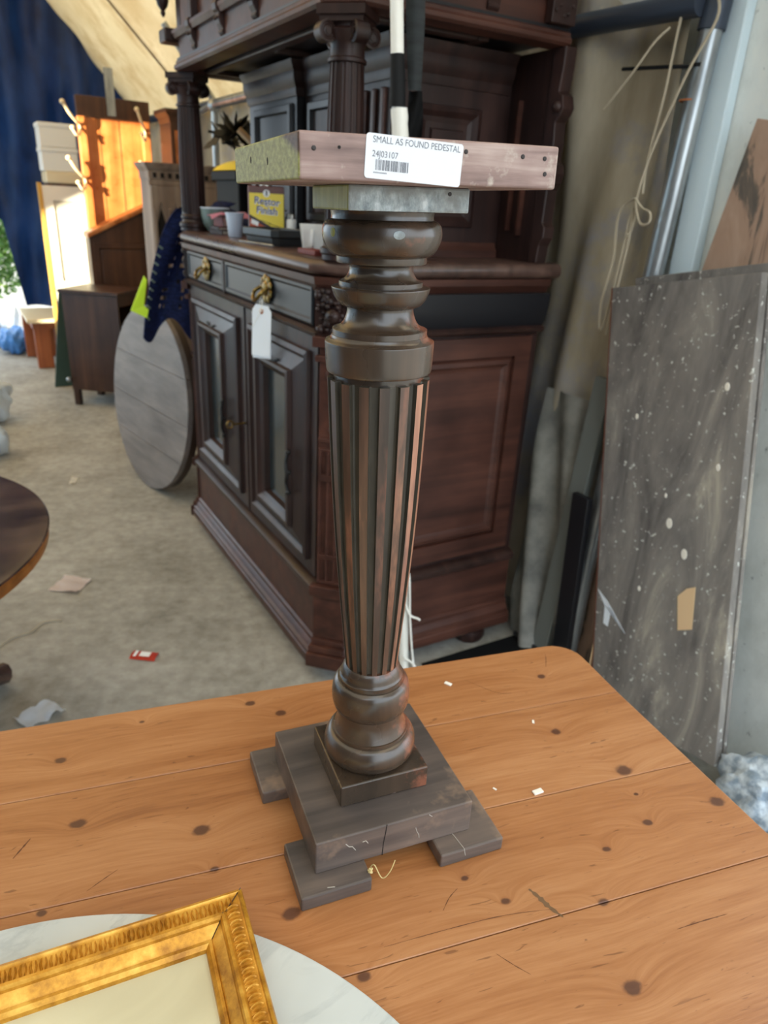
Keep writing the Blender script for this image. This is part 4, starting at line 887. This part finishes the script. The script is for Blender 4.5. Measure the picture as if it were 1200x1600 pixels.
# ================================================================ white pole between table and cabinet
def white_pole():
    b = Vector((.84, 1.235, 0)); d = Vector((-.095, .057, 1.575))/1.575; at = lambda z: b+d*z; rt = Vector((math.cos(YAW), -math.sin(YAW), 0))
    t = thing('white_pole', 'white painted pole with black tape standing behind the pedestal', 'pole', b)
    obj('shaft', tube(new_bm(), [at(0), at(.6), at(1.40), at(1.46), at(2.2)], .0118, 20), 'pole_paint', t, smooth=40)
    obj('chipped_sleeve', tube(new_bm(), [at(1.26)+rt*.0, at(1.30)+rt*.001, at(1.345)+rt*.005, at(1.385)+rt*.003, at(1.395)+rt*.003, at(1.41)+rt*.002], [.0119, .0125, .0165, .0150, .0160, .0155], 16), 'pole_paint', t, smooth=40)
    obj('tape', tube(new_bm(), [at(1.412)-rt*.001, at(1.43), at(1.47), at(1.495)], [.0150, .0142, .0135, .0128], 18), 'black_plastic', t, smooth=40)
    s = thing('rubber_strap', 'wide black ribbed strap hanging down the right side of the white pole', 'strap', at(1.2)+rt*.03)
    hd = Vector((math.sin(YAW), math.cos(YAW), 0))
    def st(u, v):
        z = 2.2-u*.76; c = at(z)+rt*(.0305+(.004*math.sin(u*3)))+hd*.002; w = .034 if z > 1.55 else .034-.010*(1.55-z)/.11
        return c+rt*(v-.5)*w+hd*(-.004*math.sin(math.pi*v)+(.012*(1.55-z)*10*(v-.5) if z < 1.55 else 0)*.3)
    obj('band', grid(40, 6, st, .003), 'rubber_strap', s, smooth=50)
    def st2(u, v):
        z = 1.44-u*.24; w = .024-.004*u+.006*math.sin(u*9); c = at(z)+rt*(.0325-.004*u)+hd*.004
        return c+rt*(v-.5)*w+hd*(.006*math.sin(u*14+v*6))
    obj('torn_end', grid(24, 8, st2, .002), 'black_plastic', s, smooth=50)
    P = lambda z, o, f=-.016: at(z)+rt*o+hd*f
    one('white_string', tube(new_bm(), spline([P(.44, .004), P(.455, .014), P(.40, .016), P(.34, .016), P(.25, .020), P(.12, .030), P(.01, .034)], 6), .0026, 7), 'white_string', 'white cord hanging straight down beside the white pole', 'cord', P(0, .034), group='white cords on the pole', smooth=60)
    one('white_string', tube(new_bm(), spline([P(.445, .006), P(.40, .002), P(.355, .010), P(.338, .020), P(.332, .036), P(.328, .040)], 6), .0028, 7), 'white_string', 'short knotted white cord tied to the white pole', 'cord', P(.33, .03), group='white cords on the pole', smooth=60)
    one('white_string', tube(new_bm(), spline([P(.215, .002), P(.205, .018), P(.175, .040), P(.14, .052), P(.10, .054), P(.02, .060)], 6), .0028, 7), 'white_string', 'white cord curving out to the right at the foot of the pole', 'cord', P(.0, .06), group='white cords on the pole', smooth=60)
white_pole()

# ================================================================ right hand side
def right_side():
    BL, TL, TR = Vector((1.365, 1.086, 0)), Vector((1.400, 1.299, 1.0865)), Vector((1.400, .913, 1.138))
    upv = (TL-BL).normalized(); rv = (TR-TL); rv = (rv-upv*rv.dot(upv)).normalized(); nv = rv.cross(upv)
    M = Matrix((rv, upv, nv)).transposed().to_4x4(); M.translation = BL
    H, W = (TL-BL).length, (TR-TL).length
    t = thing('dirty_board', 'wide grimy dark board leaning against the wall at the right', 'board', BL)
    bm = new_bm(); sg = 1 if (M.to_3x3() @ Vector((0, 0, 1))).x < 0 else -1
    box(bm, 0, W, .0, H, -.022 if sg > 0 else 0, 0 if sg > 0 else .022, M=M); obj('panel', bm, 'dirty_board', t, bevel=.002)
    obj('edge_strip', B(-.0035, -.0002, 0, H, -.02, -.001, M=M), 'red_brown_edge', t)
    fz = .0006*sg
    obj('paint_chip', prism(new_bm(), [M @ Vector(p) for p in ((.262, .30, fz), (.300, .315, fz), (.300, .42, fz), (.278, .41, fz), (.255, .385, fz))], M.to_3x3() @ Vector((0, 0, .002*sg))), 'pale_wood', t, label='pale splintered patch on the board')
    obj('tape_scrap', prism(new_bm(), [M @ Vector(p) for p in ((.005, .33, fz), (.040, .305, fz), (.105, .235, fz), (.055, .29, fz), (.045, .235, fz), (.03, .24, fz), (.032, .29, fz))], M.to_3x3() @ Vector((0, 0, .001*sg))), 'card_white', t, label='torn bluish tape on the board')
    for (x, y, s) in ((.215, .555, .011), (.262, .49, .011), (.335, .88, .008), (.10, .80, .006), (.33, .705, .007), (.20, .62, .005), (.14, .37, .006)):
        obj('paint_spot', lathe(new_bm(), [(s, 0), (s*.8, .0012*sg)], 10, M @ Matrix.Translation((x, y, fz)) @ Matrix.Diagonal((.8, 1.2, 1, 1))), 'debris', t)
    M2 = M.copy(); M2.translation = BL+Vector((.029, -.045, 0))
    bm = new_bm(); box(bm, 0, .345, 0, H+.028, -.012, .0, M=M2); one('grimy_board', bm, 'dirty_board', 'second grimy board standing just behind the wide leaning board', 'board', BL+Vector((.03, -.05, 0)), bevel=.002)
    # peeling plank further right
    a = Vector((1.476, 1.065, 1.448)); b = Vector((1.476, 1.320, 0)); u2 = (a-b).normalized(); r2 = Vector((0, -1, 0)); r2 = (r2-u2*r2.dot(u2)).normalized(); n2 = r2.cross(u2)
    M3 = Matrix((r2, u2, n2)).transposed().to_4x4(); M3.translation = b+Vector((.012, 0, 0))
    bm = new_bm(); box(bm, 0, .20, .02, (a-b).length, -.008, .008, M=M3); one('peeling_board', bm, 'peeling_board', 'brown plank with peeling surface leaning at the far right edge', 'board', b, bevel=.002)
    one('grey_plank', B(-.03, .03, 0, .86, -.012, .012, M=face_frame((1.395, 1.335, 0), (0, -1, 0), (.055, -.035, 1))), 'grey_plank', 'narrow grey plank leaning left of the grimy board', 'plank', (1.395, 1.335, 0), bevel=.003)
    one('dark_plank', B(-.03, .03, 0, .55, -.010, .010, M=face_frame((1.384, 1.238, 0), (0, -1, 0), (.005, .05, 1))), 'oak_black', 'short narrow dark plank beside the left edge of the grimy board', 'plank', (1.384, 1.238, 0), bevel=.003)
    one('thin_stick', B(1.372, 1.377, 1.118, 1.123, 0, .165), 'pale_wood', 'thin pale stick standing against the grimy board', 'stick', (1.375, 1.12, 0))
    def gt(u, v):
        z = .78*(1-v)**1.2; y = 1.30+u*.22-.02*v; x = 1.445-.055*v-.035*math.sin(u*7+v*4)*v-.02*math.sin(u*13+v*9)*(.3+v)
        return (min(x, 1.452), y, z+.004)
    one('grey_sheet', grid(30, 40, gt), 'tarp_grey', 'crumpled grey sheet slumped against the canvas beside the cabinet', 'sheet', (1.40, 1.42, 0), smooth=60)
    t = thing('rubber_mat', 'black rubber mat on the floor beside the cabinet foot', 'mat', (1.2, 1.36, 0)); obj('pad', B(1.02, 1.385, 1.33, 1.435, 0, .005), 'black_plastic', t, bevel=.002); obj('ridge', tube(new_bm(), [(1.385, 1.30, .008), (1.378, 1.44, .008)], .008, 8), 'tray_black', t, smooth=60)
    bm = ball(new_bm(), (1.40, .60, .075), .10, 4, .8, 1.0, .7)
    for v in bm.verts: v.co += (v.co-Vector((1.40, .60, .075)))*.22*noise1(v.co.x*60, v.co.y*60+v.co.z*50, 2)
    one('crumpled_foil', bm, 'crumple', 'crumpled bluish white bundle on the floor past the table edge', 'bundle', (1.40, .60, 0), smooth=50)
right_side()

# ================================================================ left hand side, near to far
def left_side():
    cx, cy, r, z = -.391, 1.579, .487, .60
    t = thing('round_table', 'dark polished round table at the left edge of the photo', 'table', (cx, cy, 0)); T = Matrix.Translation((cx, cy, 0))
    obj('top', lathe(new_bm(), [(r-.02, z-.006), (r-.004, z-.005), (r, z-.002), (r-.003, z), (r-.02, z+.0005)], 96, T), 'round_table', t, smooth=30)
    obj('rim', lathe(new_bm(), [(r-.03, z-.034), (r-.010, z-.034), (r-.004, z-.028), (r-.003, z-.012), (r-.006, z-.006), (r-.03, z-.006)], 96, T), 'round_edge', t, smooth=30)
    obj('column', lathe(new_bm(), [(.07, .12), (.085, .16), (.05, .20), (.06, .35), (.045, .45), (.07, .53), (.12, z-.034)], 24, T), 'round_table', t, smooth=40)
    for a in (40, 160, 280):
        dx, dy = math.cos(R(a)), math.sin(R(a))
        obj('foot', tube(new_bm(), spline([(cx+dx*.05, cy+dy*.05, .20), (cx+dx*.18, cy+dy*.18, .17), (cx+dx*.32, cy+dy*.32, .08), (cx+dx*.44, cy+dy*.44, .03)], 5), .030, 10), 'round_table', t, smooth=60)
    # litter
    def sheet(c, w, h, rz, lift, seed):
        c = Vector(c); M = Matrix.Translation(c) @ Matrix.Rotation(rz, 4, 'Z')
        return grid(8, 6, lambda u, v: M @ Vector(((u-.5)*w, (v-.5)*h, .0015+lift*abs(noise1(u*3, v*3, seed)))), .0006)
    one('paper_scrap', sheet((.176, 2.342, 0), .10, .10, .9, .012, 1), 'scrap_pink', 'pale pink paper scrap lying on the concrete near the round table', 'paper', (.176, 2.342, 0), smooth=60)
    t = thing('red_packet', 'small red and white packet lying on the concrete floor', 'packet', (.306, 1.822, 0), R(-35), local=True)
    obj('sachet', grid(8, 6, lambda u, v: ((u-.5)*.075, (v-.5)*.042, .003+.005*math.sin(math.pi*v)), .001), 'packet_red', t, smooth=60); obj('print', B(-.012, .018, -.011, .011, .0092, .0097), 'ink_white', t); obj('print', B(-.029, -.021, -.014, .014, .0085, .0092), 'ink_white', t)
    one('paper_scrap', sheet((.012, 1.675, 0), .10, .07, .5, .02, 4), 'card_white', 'white paper on the floor just behind the pine table', 'paper', (.005, 1.70, 0), smooth=60)
    one('wire', tube(new_bm(), spline([(-.06, 2.04, .003), (-.02, 2.08, .003), (.03, 2.09, .003), (.07, 2.13, .003), (.12, 2.12, .003)], 6), .0022, 6), 'rope', 'short pale wire lying on the floor by the round table', 'wire', (0, 2.08, 0))
    one('paper_scrap', sheet((.33, 3.35, 0), .09, .03, 1.3, .004, 7), 'debris', 'thin white paper shred on the concrete far from the table', 'paper', (.33, 3.35, 0))
    for (c, rr, s, l) in (((.03, 4.45, .13), .14, 3, 'white plastic bag lying at the left edge of the floor'), ((-.02, 3.85, .10), .12, 8, 'second white plastic bag nearer the round table at the left edge')):
        bm = ball(new_bm(), c, rr, 4)
        for v in bm.verts: v.co += (v.co-Vector(c))*.25*noise1(v.co.x*30, v.co.y*28+v.co.z*25, s)
        for v in bm.verts: v.co.z = max(v.co.z, .002)
        one('plastic_bag', bm, 'poly_bag', l, 'plastic bag', (c[0], c[1], 0), group='plastic bags on the floor', smooth=60)
    # round top leaning beside the cabinet: planks side by side
    ctr = Vector((.655, 3.17, .40)); hv = Vector((-.17, .985, 0)).normalized(); lean = Vector((.10, .0, 1)).normalized(); lean = (lean-hv*lean.dot(hv)).normalized(); n = hv.cross(lean); rr = .40
    M = Matrix((hv, lean, n)).transposed().to_4x4(); M.translation = ctr+lean*.004-Vector((0, 0, .0))
    sgn = 1 if n.x < 0 else -1
    t = thing('round_tabletop', 'dusty round plank tabletop leaning on edge beside the cabinet', 'tabletop', (ctr.x, ctr.y, 0))
    cuts = [-.40, -.20, -.03, .16, .40]
    for a, b in zip(cuts, cuts[1:]):
        a2, b2 = a+.0012, b-.0012; pts = []
        N = 14
        for k in range(N+1):
            y = a2+(b2-a2)*k/N; pts.append((math.sqrt(max(0, rr*rr-y*y)), y))
        pts = pts+[(-x, y) for x, y in reversed(pts)]
        cl = []
        for p in pts:
            if not cl or (abs(p[0]-cl[-1][0])+abs(p[1]-cl[-1][1])) > 1e-5: cl.append(p)
        if abs(cl[0][0]-cl[-1][0])+abs(cl[0][1]-cl[-1][1]) < 1e-5: cl.pop()
        obj('plank', prism(new_bm(), [M @ Vector((x, y, 0)) for x, y in cl], M.to_3x3() @ Vector((0, 0, -.022*sgn))), 'dusty_round', t)
    bm = lathe(new_bm(), [(rr-.03, 0), (rr-.004, 0), (rr-.001, .03), (rr-.03, .03)], 72, M @ Matrix.Translation((0, 0, -.052 if sgn > 0 else .022)), cap=False); obj('rim', bm, 'round_rim', t, smooth=30)
    # black bin with yellow sack and iron flowers behind the cabinet end
    t = thing('black_bin', 'tall black bin standing behind the left column of the cabinet', 'bin', (1.12, 3.02, 0))
    bm = new_bm(); prism(bm, [(1.0, 2.88, 0), (1.26, 2.88, 0), (1.26, 3.16, 0), (1.0, 3.16, 0)], (0, 0, 1.33)); obj('body', bm, 'black_plastic', t, bevel=.01); obj('rim', B(.985, 1.275, 2.865, 3.175, 1.30, 1.335), 'black_plastic', t, bevel=.006)
    def ys(u, v): return (.988+u*.284, 2.868+v*.304, 1.337+.052*(math.sin(math.pi*u)*math.sin(math.pi*v))**.4+.007*math.sin(9*u+5*v)*math.sin(math.pi*u))
    one('yellow_sack', grid(28, 28, ys), 'yellow_bag', 'bright yellow sack folded over the top of the black bin', 'sack', (1.12, 3.01, 1.335), smooth=60)
    t = thing('iron_flowers', 'black wrought iron spray of leaves and curved rods in the bin', 'ornament', (1.10, 3.0, 1.36)); rn = random.Random(2)
    for (p, q, w) in (((1.08, 3.0, 1.36), (1.02, 2.92, 1.50), .12), ((1.08, 3.0, 1.36), (1.16, 2.96, 1.60), .10), ((1.10, 3.0, 1.36), (1.22, 2.95, 1.54), .08), ((1.06, 3.0, 1.38), (.94, 3.04, 1.47), .05), ((1.12, 2.98, 1.36), (1.24, 2.94, 1.45), .06)):
        p, q = Vector(p), Vector(q); mid = p*.5+q*.5+Vector((0, 0, w*.6)); obj('stem', tube(new_bm(), spline([p, mid, q], 8), .005, 6), 'iron', t)
    for (c, k) in (((1.00, 2.90, 1.46), 18), ((1.09, 2.92, 1.45), 16), ((1.20, 2.92, 1.55), 16), ((.97, 2.98, 1.45), 12)):
        bm = new_bm()
        for i in range(k):
            a, e = rn.uniform(0, 6.28), rn.uniform(-.6, 1.0); d = Vector((math.cos(a)*math.cos(e), math.sin(a)*math.cos(e), math.sin(e))); s = d.orthogonal().normalized(); c0 = Vector(c)
            prism(bm, [c0, c0+d*.03+s*.022, c0+d*.045+s*.013, c0+d*.06+s*.014, c0+d*.085, c0+d*.06-s*.014, c0+d*.045-s*.013, c0+d*.03-s*.022], d.cross(s)*.002)
        obj('leaf_cluster', bm, 'iron', t)
    one('wooden_dowel', tube(new_bm(), [(.985, 2.82, 1.47), (1.045, 2.80, 1.415)], .012, 10), 'pale_wood', 'short pale dowel lying among the iron leaves', 'dowel', (1.02, 2.81, 1.42))
    # carved gothic cabinet
    t = thing('gothic_cabinet', 'grey brown carved cabinet with pointed arches behind the navy scarf', 'cabinet', (1.06, 4.0, 0))
    obj('carcass', B(.885, 1.29, 3.82, 4.02, 0, 1.30), 'carved_grey', t)
    obj('cornice', sweep(new_bm(), [(1.29, 3.82), (.885, 3.82), (.885, 4.02)], [(-.02, 1.30), (.004, 1.30), (.006, 1.335), (.014, 1.345), (.024, 1.362), (.026, 1.372), (-.02, 1.372)]), 'carved_grey', t, smooth=25)
    obj('top', B(.89, 1.29, 3.83, 4.02, 1.30, 1.366), 'carved_grey', t)
    for k in range(11): obj('dentil_hole', B(.900+k*.036, .916+k*.036, 3.8105, 3.8145, 1.306, 1.328), 'nail_hole', t)
    obj('band', B(.878, 1.295, 3.812, 3.825, 1.272, 1.296), 'carved_grey', t, bevel=.003)
    for k in range(5):
        x = .898+k*.072
        obj('lancet_gap', prism(new_bm(), [(x+.010, 3.8185, .7), (x+.050, 3.8185, .7), (x+.050, 3.8185, 1.10), (x+.030, 3.8185, 1.17), (x+.010, 3.8185, 1.10)], (0, -.001, 0)), 'nail_hole', t)
        obj('rib', B(x-.010, x+.008, 3.806, 3.82, .70, 1.17), 'carved_grey', t, bevel=.004)
        obj('arch', prism(new_bm(), [(x-.010, 3.81, 1.272), (x+.062, 3.81, 1.272), (x+.062, 3.81, 1.10), (x+.046, 3.81, 1.155), (x+.030, 3.81, 1.20), (x+.014, 3.81, 1.155), (x-.002, 3.81, 1.10), (x-.010, 3.81, 1.10)], (0, .01, 0)), 'carved_grey', t)
    obj('plain_panel', B(1.0, 1.10, 3.806, 3.82, .7, 1.27), 'carved_grey', t)
    # wardrobe behind
    t = thing('glazed_wardrobe', 'tall brown wardrobe with dark glass doors near the canvas', 'wardrobe', (1.31, 4.86, 0))
    obj('carcass', B(1.24, 1.36, 4.74, 4.99, 0, 1.62), 'hall_dark', t); obj('cornice', sweep(new_bm(), [(1.36, 4.74), (1.24, 4.74), (1.24, 4.99)], [(-.02, 1.62), (.0, 1.62), (.01, 1.65), (.03, 1.67), (.035, 1.69), (-.02, 1.69)]), 'hall_dark', t); obj('top', B(1.245, 1.36, 4.745, 4.99, 1.62, 1.688), 'hall_dark', t)
    for x in (1.262,):
        to = lambda u, v, h: (u, 4.739-h, v); d = obj('door', ring(new_bm(), (x, .9, x+.088, 1.58), [(0, 0, 0), (0, 0, .012), (.02, .02, .012), (.022, .022, .004)], to), 'hall_oak', t); obj('pane', B(x+.02, x+.068, 4.737, 4.7385, .92, 1.56), 'oak_black', d)
    # small dark cabinet with open front
    A = math.atan2(-.632, .775); t = thing('bedside_cabinet', 'small dark brown open cabinet on short legs in the middle distance', 'cabinet', (.525, 4.685, 0), A, local=True); a, b = .35, .30
    obj('side', B(0, a, 0, .015, .10, .675), 'dark_box', t); obj('side', B(0, a, b-.015, b, .10, .675), 'dark_box', t); obj('back', B(0, .012, .015, b-.015, .10, .675), 'dark_box', t); obj('shelf', B(.012, a, .015, b-.015, .10, .118), 'dark_box', t); obj('shelf', B(.012, a-.02, .015, b-.015, .44, .455), 'dark_box', t)
    obj('top', B(-.015, a+.015, -.015, b+.015, .675, .695), 'dark_box', t, bevel=.003); obj('rail', B(a-.015, a, .015, b-.015, .61, .675), 'dark_box', t)
    for x, y in ((.02, .02), (a-.02, .02), (.02, b-.02), (a-.02, b-.02)): obj('leg', B(x-.018, x+.018, y-.018, y+.018, 0, .10), 'dark_box', t, bevel=.003)
    obj('open_door', B(-.20, -.005, .03, .048, .13, .67, M=Matrix.Rotation(R(-50), 4, 'Z')), 'dark_box', t, bevel=.003); obj('knob', ball(new_bm(), (-.01, -.012, .16), .016, 2), 'steel', t, smooth=60)
    one('green_board', B(0, .26, 0, .62, 0, .012, M=face_frame((.47, 5.18, 0), (1, .1, 0), (.18, .20, 1))), 'green_board', 'dark green board leaning behind the small brown cabinet', 'board', (.5, 5.18, 0))
    # slant-topped cabinet and hall stand
    t = thing('slant_cabinet', 'brown cabinet with sloping top below the sunlit hall stand', 'cabinet', (.98, 5.08, 0))
    obj('body', prism(new_bm(), [(.765, 5.02, 0), (1.20, 5.02, 0), (1.20, 5.02, 1.165), (.765, 5.02, .955)], (0, .15, 0)), 'hall_dark', t)
    obj('sloping_lid', prism(new_bm(), [(.755, 5.00, .955), (1.21, 5.00, 1.172), (1.21, 5.00, 1.20), (.755, 5.00, .985)], (0, .18, 0)), 'hall_oak', t, bevel=.006)
    to = lambda u, v, h: (u, 5.019-h, v); obj('front_panel', ring(new_bm(), (.785, .60, 1.18, .93), [(0, 0, 0), (.0, .0, .010), (.03, .03, .010), (.04, .04, .0), (.05, .05, .002)], to, fill=0), 'hall_dark', t)
    t = thing('hall_stand', 'tall oak hall stand with coat hooks lit by the sun', 'hall stand', (1.02, 5.27, 0))
    obj('backboard', B(.815, 1.235, 5.255, 5.285, 0, 1.745), 'hall_oak', t); obj('top_rail', B(.805, 1.245, 5.248, 5.29, 1.64, 1.76), 'hall_dark', t, bevel=.004)
    for x in (.80, 1.185): obj('post', B(x, x+.05, 5.215, 5.26, 0, 1.645), 'hall_oak', t, bevel=.006)
    for x in (.93, 1.05): obj('board_seam', B(x-.002, x+.002, 5.2535, 5.256, 1.0, 1.64), 'hall_dark', t)
    def hook(p, s):
        x, y, z = p; bm = new_bm()
        tube(bm, spline([(x, y, z), (x+.02*s, y-.03, z+.01), (x+.06*s, y-.06, z+.05), (x+.09*s, y-.07, z+.10)], 5), .009, 8); ball(bm, (x+.095*s, y-.072, z+.105), .015, 2)
        tube(bm, spline([(x, y, z-.01), (x+.005*s, y-.03, z-.05), (x+.03*s, y-.05, z-.065), (x+.05*s, y-.055, z-.035)], 5), .008, 8); ball(bm, (x+.052*s, y-.056, z-.028), .013, 2)
        obj('coat_hook', bm, 'hook_ivory', t, smooth=60)
    hook((.81, 5.215, 1.60), -1); hook((.81, 5.215, 1.30), -1); hook((1.20, 5.215, 1.60), -.6); hook((1.20, 5.215, 1.30), -.6)
    one('hanging_strap', B(.985, 1.035, 5.232, 5.247, 1.66, 1.92), 'steel', 'grey webbing strap hanging over the top of the hall stand', 'strap', (1.01, 5.24, 1.66))
    # white door, foam boxes
    t = thing('white_door', 'old white painted glazed door leaning in bright sunlight', 'door', (.70, 5.56, 0))
    to = lambda u, v, h: (u, 5.56-h, v)
    obj('frame', ring(new_bm(), (.588, 0, .87, 1.245), [(0, 0, -.03), (0, 0, 0), (.06, .09, 0), (.064, .094, -.012)], to, fill=0), 'white_paint', t); obj('lock_rail', B(.648, .81, 5.556, 5.571, .55, .64), 'white_paint', t); obj('pane', B(.650, .808, 5.568, 5.571, .66, 1.15), 'old_glass', t)
    obj('edge', B(.563, .587, 5.555, 5.59, 0, 1.26), 'yellow_edge', t)
    t = thing('tall_crate', 'tan wooden crate carrying the white foam boxes', 'crate', (.75, 5.95, 0)); obj('body', B(.665, .88, 5.85, 6.10, 0, 1.33), 'hall_dark', t); obj('moulding', B(.655, .89, 5.84, 6.11, 1.26, 1.335), 'pale_top', t, bevel=.01)
    for k, l in enumerate(('lower white foam box stacked on the tan crate', 'upper white foam box stacked on the tan crate')):
        c = thing('foam_box', l, 'box', (.76, 5.95, 1.336+k*.15), 0, group='foam boxes', local=True); obj('box', B(-.115, .115, -.10, .12, 0, .12), 'foam_white', c, bevel=.004); obj('lid', B(-.12, .12, -.105, .125, .12, .148), 'foam_white', c, bevel=.004)
    # low table with chunky legs, post on it
    t = thing('low_table', 'low teak table with a pale top near the tarpaulin opening', 'table', (.66, 6.0, 0)); obj('top', B(.395, .645, 5.72, 6.30, .335, .362), 'pale_top', t, bevel=.004); obj('apron', B(.43, .62, 5.77, 6.25, .285, .335), 'teak', t)
    for x, y in ((.435, 5.775), (.40, 6.22)): obj('leg', B(x, x+.11, y, y+.055, 0, .335), 'teak', t, bevel=.006)
    for y in (5.775, 6.20): obj('leg', B(.575, .625, y, y+.055, 0, .335), 'teak', t, bevel=.006)
    one('cream_post', B(.60, .645, 5.78, 5.825, .362, .53), 'cream_paint', 'short cream post standing on the low table', 'post', (.62, 5.80, .362), bevel=.003)
    def ps(u, v): return (.02+u*.36+.03*math.sin(v*9), 6.55+v*.5+.03*math.sin(u*11), .02+.42*u*(1-v)*abs(math.sin(3+u*4))+.06*abs(noise1(u*9, v*9, 2)))
    one('clear_sheet', grid(30, 30, ps), 'poly_bag', 'crumpled clear plastic sheet by the tent opening', 'plastic sheet', (.2, 6.8, 0))
    bm = ball(new_bm(), (.34, 6.40, .10), .13, 4, 1, 1, .8)
    for v in bm.verts: v.co += (v.co-Vector((.34, 6.40, .10)))*.2*noise1(v.co.x*34, v.co.y*30+v.co.z*28, 6); v.co.z = max(v.co.z, .003)
    one('blue_bag', bm, 'poly_blue', 'bright blue plastic bag on the floor beside the low table', 'plastic bag', (.34, 6.40, 0), smooth=60)
    for i, (x, y, h, l) in enumerate(((.30, 8.3, 1.6, 'green shrub growing outside the tent opening'),)):
        rn = random.Random(i); t = thing('shrub', l, 'shrub', (x, y, 0), 0, group='shrubs outside')
        bm = new_bm()
        for k in range(7000):
            a, e, q = rn.uniform(0, 6.28), rn.uniform(-1, 1), rn.random()**.5; c0 = Vector((x+.70*q*math.cos(a)*math.sqrt(1-e*e), y+.55*q*math.sin(a)*math.sqrt(1-e*e), h*.55+h*.45*q*e)); d = Vector((rn.uniform(-1, 1), rn.uniform(-1, 1), rn.uniform(-.4, 1))).normalized(); s = d.orthogonal().normalized()
            bm.faces.new([bm.verts.new(c0), bm.verts.new(c0+d*.03+s*.016), bm.verts.new(c0+d*.07), bm.verts.new(c0+d*.03-s*.016)])
        obj('foliage', bm, 'leaf', t, kind='stuff'); obj('stem', tube(new_bm(), [(x, y, -.12), (x+.02, y, h*.5)], .025, 8), 'twig', t)
left_side()
